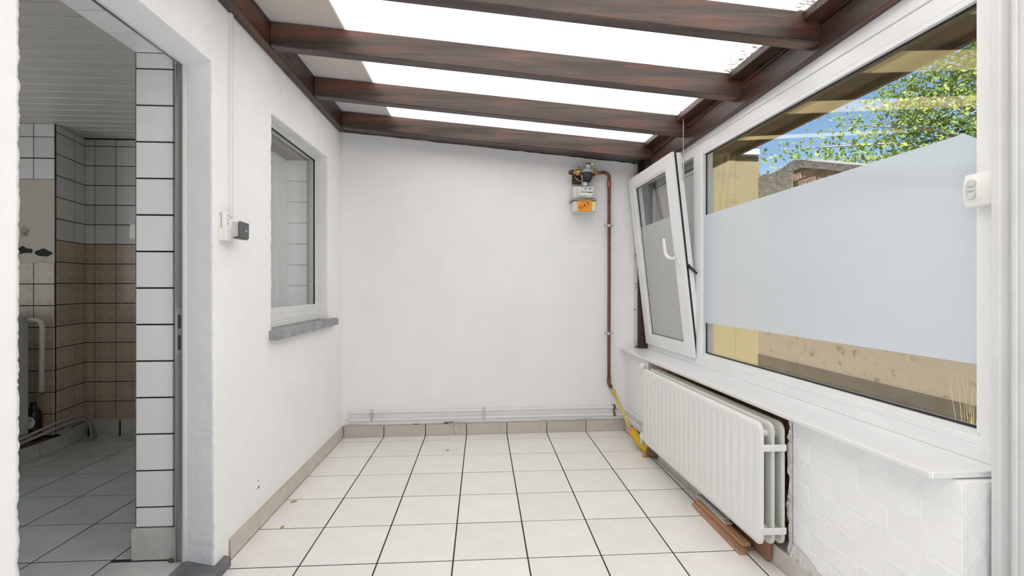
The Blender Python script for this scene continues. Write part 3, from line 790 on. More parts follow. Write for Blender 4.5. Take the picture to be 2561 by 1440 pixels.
obj('knob', MB().lathe(RA(1.056, 2.985, .584), (-.35, -1, 0), [(0, .019), (.012, .0215), (.022, .0205), (.028, .016), (.030, .013), (.026, .012), (.026, .006), (.030, .005)], 20), 'switch_white', vl)
obj('pipe_stub', MB().tube([RA(1.05, 2.95, .135), RA(1.05, 3.0, .135)], .012).tube([RA(1.05, 2.985, .16), RA(1.05, 2.985, .09)], .010), 'white_paint', rd)

# offcuts propping up the radiator
def board(name, x0, x1, y0, y1, z0, z1, mat, label, cat, tilt=0, group=None, bev=.002):
    c = Vector(((x0+x1)/2, (y0+y1)/2, z0))
    o = obj(name, MB().box(x0, x1, y0, y1, z0, z1), mat, None, label, cat, group, bev=bev, org=c)
    o.rotation_euler = (tilt, 0, 0); return o
G_ = 'wood and laminate offcuts propped under the radiator'
board('wooden_plank', 1.045, 1.084, 1.872, 2.306, .0005, .021, 'offcut', 'brown wooden strip lying flat on the floor tiles under the radiator', 'plank', 0, G_, .003)
w3_ = board('wooden_plank', 1.062, 1.100, 1.886, 2.292, .0215, .040, 'offcut', 'shorter chipped wooden strip on top of the floor-level strip', 'plank', 0, G_, .003)
w3_.rotation_euler = (0, 0, .03)
board('laminate_offcut', 1.072, 1.106, 2.03, 2.325, .0412, .049, 'laminate', 'pale laminate offcut with worn brown edge lying on the wooden strips', 'offcut', 0, G_)
board('laminate_offcut', 1.078, 1.112, 2.06, 2.30, .0495, .056, 'laminate', 'thin worn laminate offcut, topmost of the prop under the radiator', 'offcut', 0, G_)
brd = obj('hardboard_piece', MB().prism([(1.806, .018), (1.822, 0), (2.12, 0), (2.12, .103), (1.806, .103)], lambda u, v, d: (d, u, v), 1.131, 1.145), 'board', None,
          'brown rounded board standing on edge under the near radiator end', 'board', None, bev=.002, org=(1.138, 1.95, 0))

# ------------------------------------------------------------------ heating pipes along the end wall
hp = empty('heating_pipes', (0, 3.52, .15), 'pair of white painted pipes with clips above the end wall skirting', 'pipe')
for dz, z in ((0, .181), (0, .126)):
    pts = [(-.972, BY(-.97)+.006, z), (-.966, BY(-.97)-.012, z), (-.95, BY(-.95)-.017, z)]+[(x/10, BY(x/10)-.017, z-.0012*(x/10)) for x in range(-9, 11)]
    pts += [(1.045, BY(1.05)-.022, z-.0015), (1.066, BY(1.06)-.05, z-.003)]+[(1.083+.04*(3.5-y), y, z-.006) for y in (3.42, 3.3, 3.15)]
    obj('pipe', MB().tube(pts, .0095, 10), 'white_paint', hp)
for x in (-.80, .013, 1.003):
    y = BY(x)-.017; m_ = MB()
    for z in (.181, .126):
        zc = z-.0012*x
        m_.tube([(x-.009, y, zc), (x+.009, y, zc)], .0135, 12)
        m_.box(x-.004, x+.004, y-.018, y-.010, zc-.006, zc+.006)
    m_.box(x-.005, x+.005, y-.003, y+.018, .125, .20)
    obj('clip', m_, 'plaster_dirty' if x < .9 else 'ledge_brown', hp)

# ------------------------------------------------------------------ gas meter group
gm = empty('gas_meter', (.75, 3.46, 1.645), 'grey domestic gas meter with orange handwritten GAS label on the end wall', 'gas meter')
def rbox(x0, x1, y0, y1, z0, z1): return MB().box(x0, x1, y0, y1, z0, z1)
obj('upper_body', rbox(.666, .834, 3.44, 3.545, 1.738, 1.832), 'meter_body', gm, bev=.016, seg=4)
obj('lower_body', rbox(.666, .834, 3.44, 3.545, 1.640, 1.729), 'meter_body', gm, bev=.016, seg=4)
obj('flange', rbox(.655, .843, 3.432, 3.552, 1.727, 1.737), 'regulator_grey', gm, bev=.004, seg=2)
ix = obj('index', rbox(.700, .812, 3.418, 3.445, 1.752, 1.822), 'meter_index', gm, bev=.010, seg=3)
obj('dial_plate', rbox(.715, .806, 3.4165, 3.419, 1.765, 1.816), 'paper_white', ix)
pr_ = MB()
for (x0, x1, z0, z1) in ((.716, .764, 1.7815, 1.7865), (.768, .805, 1.779, 1.7865), (.742, .756, 1.806, 1.811), (.758, .764, 1.806, 1.811), (.775, .795, 1.803, 1.811), (.738, .770, 1.7975, 1.7995), (.720, .731, 1.796, 1.798), (.720, .731, 1.803, 1.806), (.715, .806, 1.8145, 1.816)):
    pr_.box(x0, x1, 3.4158, 3.4166, z0, z1)
obj('print', pr_, 'print_dark', ix)
obj('tab', rbox(.755, .800, 3.414, 3.419, 1.747, 1.762), 'meter_body', ix, bev=.002)
lb = obj('orange_label', rbox(.697, .806, 3.4365, 3.4402, 1.645, 1.731), 'orange_label', gm)
pr_ = MB()
for (x0, x1, z0, z1) in ((.703, .722, 1.7235, 1.727), (.722, .780, 1.7155, 1.719), (.703, .778, 1.709, 1.7105), (.715, .785, 1.675, 1.676), (.740, .790, 1.668, 1.669), (.703, .760, 1.661, 1.662), (.703, .79, 1.647, 1.6495)):
    pr_.box(x0, x1, 3.4358, 3.4366, z0, z1)
obj('print', pr_, 'red_print', lb)
for ch, x, z, r in (('G', .722, 1.676, .20), ('A', .750, 1.690, .25), ('S', .777, 1.702, .12)):
    cr_, sr_ = math.cos(r), math.sin(r)
    text(ch, .038, lambda u, v, d, x=x, z=z, cr_=cr_, sr_=sr_: (x+u*cr_-v*sr_, 3.4355-d, z+u*sr_+v*cr_), 'letter', 'marker', lb)
obj('side_label', rbox(.808, .829, 3.4365, 3.4402, 1.690, 1.717), 'yellow_label', gm)
obj('side_label', rbox(.808, .828, 3.4365, 3.4402, 1.652, 1.686), 'paper_white', gm)
gr = empty('gas_regulator', (.77, 3.47, 1.90), 'black and grey gas pressure regulator with brass valve above the meter', 'regulator')
obj('diaphragm', MB().lathe((.778, 3.47, 1.945), (.05, 0, 1), [(-.016, .040), (-.012, .048), (-.004, .053), (.0, .053), (.006, .053), (.012, .047), (.022, .030), (.026, .020)], 24), 'regulator_grey', gr)
obj('bowl', MB().lathe((.772, 3.47, 1.868), (.05, 0, 1), [(0, .020), (.004, .030), (.022, .036), (.026, .041), (.062, .045)], 20), 'black_plastic', gr)
obj('cap', MB().lathe((.783, 3.47, 1.968), (.05, 0, 1), [(0, .022), (.004, .022), (.006, .018), (.030, .018)], 18), 'paper_white', gr)
obj('cap_top', MB().lathe((.785, 3.47, 1.998), (.05, 0, 1), [(0, .0185), (.007, .0185), (.009, .015)], 18), 'black_plastic', gr)
obj('seal_tag', rbox(.802, .822, 3.458, 3.463, 1.990, 2.008), 'yellow_label', gr, bev=.003)
obj('union_nut', MB().lathe((.763, 3.478, 1.836), (0, 0, 1), [(-.006, .022), (0, .024), (.004, .030), (.012, .030), (.014, .026), (.018, .026), (.020, .029), (.028, .029), (.032, .022), (.036, .02)], 8), 'steel', gr)
obj('outlet_union', MB().lathe((.818, 3.478, 1.942), (1, 0, -.05), [(0, .022), (.012, .024), (.014, .030), (.022, .030), (.024, .019), (.032, .019), (.036, .016), (.044, .016)], 10), 'brass', gr)
vv_ = obj('inlet_valve', MB().lathe((.735, 3.478, 1.940), (-1, 0, 0), [(0, .02), (.012, .022), (.018, .026), (.036, .024), (.040, .016), (.056, .016), (.058, .020), (.064, .020)], 12)
          .lathe((.717, 3.478, 1.958), (0, 0, 1), [(0, .014), (.012, .012), (.02, .008)], 10), 'brass', gr)
obj('end_cap', MB().lathe((.671, 3.478, 1.940), (-1, 0, 0), [(0, .016), (.004, .020), (.014, .020), (.016, .014), (.022, .016), (.030, .013)], 8), 'dark_brass', vv_)
obj('screw', MB().lathe((.700, 3.462, 1.962), (0, 0, 1), [(0, .008), (.010, .008)], 8), 'steel', vv_)
obj('wall_bracket', rbox(.678, .742, 3.520, 3.558, 1.868, 1.935), 'dark_brass', gr, bev=.004)
obj('tag', rbox(.729, .748, 3.455, 3.459, 1.896, 1.917), 'paper_white', gr)
obj('sense_tube', MB().tube([(.690, 3.50, 1.925), (.695, 3.49, 1.90), (.712, 3.485, 1.884), (.735, 3.48, 1.878)], .003, 6).tube([(.738, 3.46, 1.896), (.738, 3.462, 1.86)], .004, 6), 'steel', gr)

gp = empty('gas_pipe', (.955, 3.525, .36), 'brown painted copper gas pipe running down the end wall from the regulator', 'gas pipe')
PX, PYY = .956, 3.522
pts = [(.862, 3.488, 1.941), (.885, 3.495, 1.945), (.905, 3.512, 1.952), (.922, 3.52, 1.951)]
for k in range(1, 7):
    a = k*math.pi/12; pts.append((.922+.034*math.sin(a), PYY, 1.917+.034*math.cos(a)))
pts += [(PX, PYY, 1.80), (PX, PYY, 1.2), (PX-.002, PYY, .60), (PX-.002, PYY, .40)]
obj('pipe', MB().tube(pts, .0125, 14), 'copper_paint', gp)
obj('coupling', MB().lathe((PX, PYY, 1.845), (0, 0, 1), [(0, .0145), (.002, .016), (.010, .016), (.012, .0145), (.030, .0145), (.032, .016), (.040, .016), (.042, .0145)], 14), 'copper_bright', gp)
obj('elbow', MB().tube([(PX-.002, PYY, .415), (PX-.002, PYY, .375), (PX+.002, PYY-.002, .358), (PX+.012, PYY-.012, .335)], [.0155, .0155, .0155, .0155], 14), 'copper_paint', gp)
obj('end_piece', MB().tube([(PX+.010, PYY-.010, .34), (PX+.026, PYY-.030, .305)], .013, 12), 'stone', gp)
for z in (1.553, .742):
    cl = obj('clamp', MB().lathe((PX-.001, PYY, z-.009), (0, 0, 1), [(0, .0165), (.001, .018), (.017, .018), (.018, .0165)], 14), 'steel', gp)
    obj('bolt', MB().box(PX-.034, PX-.014, PYY-.006, PYY+.006, z-.005, z+.006).box(PX+.014, PX+.032, PYY-.005, PYY+.005, z-.006, z+.005)
        .tube([(PX-.034, PYY-.012, z), (PX-.034, PYY+.012, z)], .004, 6).tube([(PX, PYY+.018, z), (PX, PYY+.04, z)], .006, 8), 'steel', cl)
yp = empty('gas_hose', (1.02, 3.2, .1), 'yellow gas pipe in a ribbed yellow sleeve running to the floor by the radiator', 'gas pipe')
P0, P1, P2 = Vector((PX+.024, PYY-.028, .310)), Vector((1.024, 3.20, .104)), Vector((1.088, 2.99, .032))
obj('pipe', MB().tube([P0, P0.lerp(P1, .5), P1], .0125, 14), 'yellow_pipe', yp)
obj('connector', MB().tube([P0.lerp(P1, t) for t in (-.02, .0, .004, .02, .03, .06, .062)], [.014, .018, .0205, .0205, .0175, .0175, .013], 14), 'yellow_sleeve', yp)
obj('tape_wrap', MB().tube([P1+(P0-P1)*.03, P1+(P0-P1)*.015, P1, P1+(P2-P1)*.12], [.014, .026, .032, .031], 14), 'orange_tape', yp)
pts = []; rr = []
nr = 12
for i in range(nr*4+1):
    t = i/(nr*4); p = P1.lerp(P2, .10+.9*t); p.z -= .012*math.sin(math.pi*t); p.z = max(p.z, .0345); pts.append(p); rr.append(.029+.004*math.cos(i*math.pi/2) if True else 0)
obj('ribbed_sleeve', MB().tube(pts, rr, 18), 'yellow_sleeve', yp)
obj('tape_tail', MB().tube([P2+Vector((-.02, .0, -.022)), P2+Vector((-.058, .0, -.026))], [.008, .010], 8), 'orange_tape', yp)
obj('rusty_end', MB().tube([P1.lerp(P2, .93), P2+Vector((.03, -.06, -.0)) ], [.0335, .028], 14), 'ledge_brown', yp)

# ------------------------------------------------------------------ things on the house wall
cd = obj('cable_duct', MB().box(XL-.001, -1.000, 1.962, 1.983, 1.372, 2.19), 'white_paint', None, 'narrow white cable duct running down the house wall to the socket', 'cable duct', bev=.002, org=(XL, 1.97, 1.37))
sk = empty('wall_socket', (-.99, 1.97, 1.29), 'grey weatherproof socket box with dark hinged cover on house wall', 'socket')
obj('body', MB().box(XL-.001, -.957, 1.936, 2.004, 1.290, 1.351), 'switch_grey', sk, bev=.004, seg=2)
obj('step', MB().box(XL-.001, -.985, 1.932, 2.008, 1.284, 1.355), 'switch_white', sk, bev=.003)
cv = obj('cover', MB().prism([(1.931, 1.288), (2.007, 1.288), (2.007, 1.351), (1.938, 1.353), (1.931, 1.343)], lambda u, v, d: (d, u, v), -.959, -.952), 'dark_plate', sk, bev=.0015)
obj('screw', MB().lathe((-.9525, 1.982, 1.318), (1, 0, 0), [(0, .0055), (.0015, .0055), (.003, .003)], 10), 'steel', cv)
obj('lip', MB().box(-.972, -.955, 1.926, 2.0, 1.283, 1.289), 'dark_plate', sk)
rm = empty('remote_control', (-1.0, 1.91, 1.28), 'white hand remote in a wall holder left of the grey socket', 'remote control')
obj('body', MB().box(-1.005, -.988, 1.896, 1.932, 1.282, 1.389), 'switch_white', rm, bev=.005, seg=2)
obj('holder', MB().box(XL-.001, -.984, 1.891, 1.936, 1.272, 1.322), 'switch_white', rm, bev=.004, seg=2)
obj('back_plate', MB().box(XL-.001, -1.007, 1.893, 1.930, 1.272, 1.372), 'switch_white', rm, bev=.002)
for z in (1.372, 1.355, 1.340):
    obj('button', MB().box(-.9885, -.9865, 1.907, 1.921, z-.004, z+.004), 'switch_grey', rm, bev=.0008)
dh = empty('drill_holes', (XL, 2.22, .18), 'cluster of small dark holes low in the house wall', 'holes')
for (y, z, r) in ((2.222, .184, .007), (2.216, .215, .004), (2.205, .183, .003), (2.212, .12, .003)):
    obj('hole', MB().lathe((XL+.0006, y, z), (1, 0, 0), [(0, r), (.0005, r*.6)], 7), 'print_dark', dh)
# wood chips on the floor
cg = 'wood chips lying on the floor'
def chip(x, y, s_, r, label):
    vs = [(x+s_*math.cos(r), y+s_*math.sin(r), .001), (x-s_*.4*math.sin(r), y+s_*.4*math.cos(r), .006), (x-s_*math.cos(r), y-s_*math.sin(r), .001), (x+s_*.4*math.sin(r), y-s_*.4*math.cos(r), .001)]
    top = [(a, b_, c+.003) for a, b_, c in vs]
    obj('wood_chip', MB().hexa(vs+top), 'chip', None, label, 'wood chip', cg, org=(x, y, 0))
chip(-.955, 2.475, .016, .3, 'curled orange wood chip on the third floor tile along house wall')
chip(-.905, 2.215, .010, .8, 'small orange splinter on a dark floor joint near house wall')
chip(-.23, 3.19, .012, .2, 'small grey chip on the floor near the end wall')

# wall controller on the window stile
wc = empty('wall_controller', WF_(A, 1.15, 1.30), 'white three-button shutter controller on the window stile at right', 'switch')
prof = []
for k in range(9):
    v = -1+2*k/8; prof.append((A-.036-.008*(1-v*v), 1.3475+v*.0435))
prof = [(A+.0, 1.3475-.0435)]+prof+[(A+.0, 1.3475+.0435)]
obj('case', MB().prism(prof, lambda u, v, d: WF_(u, d, v), 1.104, 1.192), 'switch_white', wc, bev=.003, seg=2)
fp = [(A-.0385-.008*(1-(v*v)), 1.3475+v*.035) for v in [-1+2*k/8 for k in range(9)]]
obj('face_plate', MB().prism(fp+[(A-.030, 1.3825), (A-.030, 1.3125)], lambda u, v, d: WF_(u, d, v), 1.146, 1.186), 'switch_white', wc, bev=.001)
fb = A-.046
def btn(poly): return MB().prism(poly, lambda u, v, d: WF_(d, u, v), fb-.0055, fb+.004)
obj('button', btn([(1.156, 1.356), (1.178, 1.356), (1.179, 1.364), (1.172, 1.374), (1.162, 1.374), (1.155, 1.364)]), 'switch_grey', wc, bev=.0015, seg=2)
obj('button', btn([(1.155, 1.344), (1.179, 1.344), (1.179, 1.352), (1.155, 1.352)]), 'switch_grey', wc, bev=.0015, seg=2)
obj('button', btn([(1.156, 1.340), (1.178, 1.340), (1.179, 1.332), (1.172, 1.322), (1.162, 1.322), (1.155, 1.332)]), 'switch_grey', wc, bev=.0015, seg=2)
obj('cable_duct', MB().box(A-.012, A+.0, 1.112, 1.146, 1.262, 1.306, WF_), 'switch_white', wc, bev=.001)
obj('cable_end', MB().tube([WF_(A-.004, 1.128, 1.268), WF_(A-.009, 1.140, 1.248)], .0035, 8), 'print_dark', wc)

# ------------------------------------------------------------------ kitchen beyond the doorway
KZ, KC = .03, 2.148
kf = obj('floor_kitchen', MB().box(-3.65, -1.03, .3, 3.75, -.05, KZ-.0015), 'grout', None, 'grey marbled kitchen floor tiles seen through the doorway', 'floor', kind='structure')
kx = [-1.435-.30*i for i in range(-1, 7)]; ky = [3.455-.3025*i for i in range(-1, 11)]
for i in range(len(kx)-1):
    for j in range(len(ky)-1):
        x1, x0 = min(kx[i], -1.152), kx[i+1]; y1, y0 = min(ky[j], 3.565), ky[j+1]
        if y0 < 1.0 and False: continue
        if x1 > -1.345 and (y1 > 1.96 or y0 < 1.02): x1 = -1.345
        if x1-x0 < .03: continue
        if x1 > -1.3 and y1 > 1.92: y1 = 1.926
        if y1-y0 < .03 or x0 < -3.0: continue
        put('tile', tile_mesh(round(x1-x0-.0065, 4), round(y1-y0-.0065, 4), .008, 'kitchen_floor_tile', .001), ((x0+x1)/2, (y0+y1)/2, KZ-.004), kf)
kc = obj('ceiling_kitchen', MB().box(-3.65, -1.338, .3, 3.75, KC+.016, KC+.05), 'soot', None, 'dim white slatted kitchen ceiling seen through the doorway', 'ceiling', kind='structure')
sm_ = mesh(MB().box(-1.15, 1.15, -.0450, .0450, -.007, .007), 'plank', (0, 0, 0), .006, 2, 'slat')
y = 3.55
while y > .4:
    put('plank', sm_, (-2.5, y-.045, KC+.006), kc); y -= .0935
TS = .1402
wk = obj('wall_kitchen_back', MB().box(-3.6, -1.338, 3.577, 3.70, 0, 2.2), 'grout', None, 'tiled kitchen back wall, white tiles above brown patterned tiles', 'wall', kind='structure')
cols = [-2.826, -2.7613, -2.6180]+[-2.6180+.1402*k for k in range(1, 10)]
rows = [1.3969+TS*k for k in range(-9, 6)]
def wtile(parent, w_, h_, at, rz, mat): put('tile', tile_mesh(round(w_-.0055, 4), .008, round(h_-.0055, 4), mat, .001), at, parent, (0, 0, rz))
for a, b_ in zip(cols, cols[1:]):
    if b_ > -1.34: break
    for z in rows:
        z1 = min(z+TS, KC)
        if z1-z > .02: wtile(wk, b_-a, z1-z, ((a+b_)/2, 3.573, (z+z1)/2), 0, 'old_white_tile' if z > 1.35 else 'tan_tile')
for a, b_ in ((-2.775, -2.592), (-2.58, -2.39), (-2.385, -2.195), (-2.19, -2.0)):
    put('tile', tile_mesh(b_-a-.004, .012, .118, 'plinth_tile'), ((a+b_)/2, 3.566, KZ+.059), wk)
# chimney breast
PA, PB = Vector((-2.830, 3.577, 0)), Vector((-2.757, 3.250, 0))
wc_ = obj('wall_kitchen_side', MB().prism([(-3.6, 3.258), (-2.762, 3.258), (-2.836, 3.60), (-3.6, 3.60)], lambda u, v, d: (u, v, d), 0, 2.2), 'soot', None,
          'kitchen chimney breast with old tiles and a bare plaster patch', 'wall', kind='structure')
dirv = (PB-PA); Ls = dirv.length; dirv.normalize(); ang = math.atan2(dirv.y, dirv.x)
cuts = [0, .142, .284, Ls-.003] if Ls > .30 else [0, .142, Ls]
cuts = [.0, Ls-.142*1.62, Ls-.142*.0-.0]
cuts = [0, .13, Ls-.012]
for a, b_ in zip(cuts, cuts[1:]):
    for z in rows:
        z1 = min(z+TS, KC)
        p = PA+dirv*((a+b_)/2)
        if z1-z > .02: wtile(wc_, b_-a-.004, z1-z, (p.x, p.y, (z+z1)/2), ang, 'old_white_tile' if z > 1.35 else 'tan_tile')
fc = [-2.762, -2.889, -3.030, -3.17]
for b_, a in zip(fc, fc[1:]):
    for z in [1.787, 1.9255, 2.0615]:
        z1 = min(z+.137, KC)
        if z1-z > .02: wtile(wc_, b_-a, z1-z, ((a+b_)/2, 3.254, (z+z1)/2), 0, 'old_white_tile')
    for k in range(9):
        z1 = 1.252-TS*k; z = z1-TS
        if z > .0: wtile(wc_, b_-a, TS, ((a+b_)/2, 3.254, (z+z1)/2), 0, 'tan_tile')
obj('bare_patch', MB().box(-3.3, -2.764, 3.251, 3.26, 1.25, 1.787), 'bare_wall', wc_)
st_ = MB()
for cx_, cz_, w__ in ((-2.955, 1.325, .055), (-2.83, 1.31, .05)):
    pp = [(cx_+w__*math.cos(k*.524)*(1+JIT(.25)), cz_+.022*math.sin(k*.524)*(1+JIT(.5))) for k in range(12)]
    st_.prism(pp, lambda u, v, d: (u, d, v), 3.2495, 3.252)
obj('soot_mark', st_, 'soot', wc_)
obj('wall_kitchen_left', MB().box(-3.9, -3.6, .2, .5, 0, 2.2).box(-3.9, -3.6, 2.7, 3.75, 0, 2.2).box(-3.9, -3.6, .5, 2.7, 0, .25).box(-3.9, -3.6, .5, 2.7, 2.1, 2.2), 'kitchen_wall', None,
    'left wall of the kitchen with an opening added for daylight, out of view', 'wall', kind='structure')
obj('added_window', MB().box(-3.78, -3.77, .5, 2.7, .25, 2.1), 'glass', None, 'unseen pane in the opening added to light the kitchen', 'window', kind='structure')  # unseen pane and its wall opening, added to bring daylight into the kitchen
obj('sun_block_slab', MB().box(-4.40, -3.9, -.6, 3.9, 2.16, 2.2), 'kitchen_wall', None, 'unseen slab added above the kitchen opening to block the sun', 'eave', kind='structure')  # unseen slab added to keep direct sun out of the kitchen opening
obj('wall_kitchen_near', MB().box(-3.65, -1.338, .2, .3, 0, 2.2), 'kitchen_wall', None, 'unseen near wall closing the dim kitchen', 'wall', kind='structure')
obj('wall_kitchen_right', MB().box(-1.352, -1.3385, 1.96, WN-.02, .03, 2.2).box(-1.352, -1.3385, WF+.02, 3.6, .03, 2.2).box(-1.352, -1.3385, WN-.02, WF+.02, .03, WB).box(-1.352, -1.3385, WN-.02, WF+.02, 1.95, 2.2).box(-1.352, -1.3385, .3, 1.05, .03, 2.2),
    'kitchen_wall', None, 'kitchen side of the house wall around the small window', 'wall', kind='structure')
# ledge and skirting at the chimney breast
lg = obj('kitchen_ledge', MB().box(-3.3, -2.765, 2.4, 3.25, KZ, .121), 'ledge_brown', None, 'low tiled ledge with brown top along the kitchen chimney breast', 'ledge', org=(-3, 3, KZ))
y = 3.306
for d in (.168, .172, .172, .172, .172):
    put('tile', tile_mesh(.012, round(d-.004, 4), .088, 'plinth_tile'), (-2.756, y-d/2, KZ+.045), lg); y -= d
for a, b_ in ((.005, .155), (.16, .30)):
    p = PA+dirv*((a+b_)/2)+Vector((.012, .003, 0))
    put('tile', tile_mesh(round(b_-a, 4), .010, .105, 'plinth_tile'), (p.x, p.y, KZ+.054), wc_, (0, 0, ang))
bt = empty('bottle', (-2.838, 3.192, .121), 'dark round bottle with white label standing on the brown kitchen ledge', 'bottle')
BX, BYY = -2.838, 3.192
obj('body', MB().lathe((BX, BYY, .121), (0, 0, 1), [(0, .038), (.004, .043), (.05, .043), (.056, .040), (.062, .043), (.085, .043), (.09, .040), (.095, .043), (.16, .043), (.185, .036), (.20, .020), (.215, .015), (.235, .015)], 22), 'bottle', bt)
lv = []; lf = []
nn = 28
lv.append((BX, BYY-.0434, .274))
for k in range(nn):
    a = 2*math.pi*k/nn; u, v = .034*math.cos(a), .040*math.sin(a)
    th2 = u/.0434; lv.append((BX+.006+.0437*math.sin(th2), BYY-.0437*math.cos(th2), .243+v))
lb2 = obj('label', MB().add([(BX+.006, BYY-.0437, .243)]+lv[1:], [(0, 1+k, 1+(k+1) % nn) for k in range(nn)]), 'paper_white', bt, label='round white label')
text('SPA', .026, lambda u, v, d: (BX+.006+.0440*math.sin(u/.0434), BYY-.0442*math.cos(u/.0434), .256+v), 'letters', 'print_dark', lb2, 0, .1)
obj('cap', MB().lathe((BX, BYY, .350), (0, 0, 1), [(0, .016), (.012, .016), (.014, .014)], 14), 'black_plastic', bt)
cb = empty('metal_cabinet', (-2.95, 2.9, .18), 'grey-green metal casing at the left edge of the kitchen doorway', 'cabinet')
obj('casing', MB().box(-3.15, -2.80, 2.55, 3.118, .185, .918), 'cabinet', cb, bev=.004)
obj('base_rail', MB().box(-3.14, -2.79, 2.56, 3.13, .160, .184), 'grey_pipe', cb, bev=.003)
for x, y in ((-3.1, 2.6), (-2.86, 3.05), (-2.86, 2.6)): obj('foot', MB().box(x, x+.04, y, y+.04, .1212, .16), 'black_plastic', cb)
jp = empty('bent_pipe', (-2.71, 3.1, .43), 'white bent pipe ending above the bottle beside the metal casing', 'pipe')
obj('pipe', MB().tube([(-2.798, 3.1, .889), (-2.745, 3.1, .889), (-2.728, 3.1, .886), (-2.713, 3.1, .874), (-2.706, 3.1, .855), (-2.705, 3.1, .82), (-2.708, 3.1, .435)], .0135, 12), 'white_pipe', jp)
obj('end_ring', MB().tube([(-2.708, 3.1, .446), (-2.708, 3.1, .430)], .0150, 12), 'ledge_brown', jp)
kp = empty('floor_pipes', (-2.70, 3.2, .2), 'three grey pipes along the kitchen ledge bending down to the floor', 'pipe')
obj('pipe', MB().tube([(-2.715, 2.6, .170), (-2.70, 2.946, .199), (-2.70, 3.079, .216), (-2.70, 3.217, .230), (-2.70, 3.337, .234), (-2.70, 3.385, .229), (-2.70, 3.430, .200), (-2.70, 3.470, .150), (-2.70, 3.495, .09), (-2.70, 3.50, .03)], .0095, 10), 'grey_pipe', kp)
obj('pipe', MB().tube([(-2.70, 2.6, .150), (-2.685, 2.946, .180), (-2.685, 3.217, .205), (-2.685, 3.345, .209), (-2.685, 3.39, .197), (-2.685, 3.425, .160), (-2.685, 3.44, .109), (-2.685, 3.445, .03)], .0095, 10), 'grey_pipe', kp)
obj('pipe', MB().tube([(-2.725, 3.22, .158), (-2.72, 3.25, .150), (-2.735, 3.34, .175), (-2.75, 3.43, .198)], [.008, .016, .016, .014], 10), 'grey_pipe', kp)
sg = 'switch boxes on the kitchen side of the door jamb'
for z0, z1, x0, lab in ((1.345, 1.421, -1.392, 'upper white switch box peeking out behind the tiled door jamb'), (1.285, 1.344, -1.412, 'lower white socket box peeking out behind the tiled door jamb')):
    e_ = empty('switch_box', (-1.36, 2.0, z0), lab, 'switch', sg)
    obj('case', MB().box(x0+.008, -1.352, 1.985, 2.06, z0, z1), 'switch_white', e_, bev=.003)
    obj('rocker', MB().box(x0, x0+.012, 1.995, 2.05, z0+.012, z1-.010), 'switch_white', e_, bev=.002)

# ------------------------------------------------------------------ outside
obj('ground', MB().box(-30, 30, -25, 40, -.12, -.065), 'yard', None, 'pale concrete yard around the house outside the long window', 'ground', kind='structure')
aw = empty('annex_wall', (2.2, 4.5, 0), 'pale yellow rendered annex wall with grey coping seen through the window', 'wall')
obj('body', MB().box(1.45, 2.368, 4.30, 4.7, -.02, 2.322), 'yellow_wall', aw, bev=.002)
obj('body', MB().box(2.371, 2.599, 4.303, 4.7, -.02, 2.322), 'yellow_wall', aw, bev=.002)
obj('coping', MB().box(1.43, 2.58, 4.26, 4.74, 2.322, 2.376), 'coping', aw, bev=.004)
gw = empty('garden_wall', (2.7, 3, 0), 'tan rendered garden wall with exposed bricks and broken cement top outside', 'wall')
gp_ = [(4.34, 2.12), (4.2, 2.13), (4.1, 2.105), (4.0, 2.115), (3.94, 2.12), (3.85, 2.145), (3.785, 2.146), (3.71, 2.13), (3.46, 2.045), (3.151, 1.944), (2.8, 1.84), (2.4, 1.74), (0, 1.7), (-3, 1.7)]
GX = 2.60
obj('cement_cap', MB().prism(gp_+[(-3, 1.62), (2.4, 1.66), (3.151, 1.885), (3.46, 1.99), (3.70, 2.062), (3.80, 2.06), (3.83, 1.9), (3.88, 1.70), (4.34, 1.70)], lambda u, v, d: (d, u, v), GX-.012, GX+.24), 'cement', gw)
obj('core', MB().prism([(4.34, 1.75), (3.84, 1.75), (3.80, 2.06), (3.70, 2.058), (3.46, 1.985), (3.151, 1.88), (2.4, 1.65), (-3, 1.6), (-3, 0), (4.34, 0)], lambda u, v, d: (d, u, v), GX+.014, GX+.22), 'cement', gw)
z = 1.70; row = 0
while z < 2.06:
    y = 3.815-(.055 if row % 2 else 0)
    while y > 2.7:
        w_ = .108 if (row % 2 == 0 and y > 3.78) or (row == 3) else .21
        topz = 1.66+(min(y-w_*.5, 3.72)-2.4)*.302
        if z+.06 < topz+.02:
            k = ('rb', w_)
            if k not in tile_cache: tile_cache[k] = mesh(MB().box(-.015, .015, -w_/2+.005, w_/2-.005, -.029, .029), 'brick', (0, 0, 0), .004, 1, 'brick_red')
            put('brick', tile_cache[k], (GX+.012+JIT(.004), y-w_/2, z+.03), gw)
        y -= w_
    z += .068; row += 1
obj('render_coat', MB().box(GX-.006, GX+.02, -3, 4.30, .46, 1.705), 'tan_render', gw)
obj('base_course', MB().box(GX-.014, GX+.02, -3, 4.30, -.02, .468), 'splash_render', gw)
dg = MB()
for k in range(70):
    a, r = random.random()*6.28, random.random()*.10
    p = Vector((2.48+r*math.cos(a)*.5, 2.225+r*math.sin(a)*.5, 0)); h = .35+random.random()*.38
    q = p+Vector((JIT(.04), JIT(.10), h)); d = Vector((JIT(1), JIT(1), 0)).normalized()*.003
    dg.add([p-d, p+d, q], [(0, 1, 2)])
tf = empty('grass_tuft', (2.48, 2.225, -.02), 'dry yellow grass tuft against the garden wall at window edge', 'grass')
obj('blades', dg, 'yellow_grass', tf, kind='stuff')

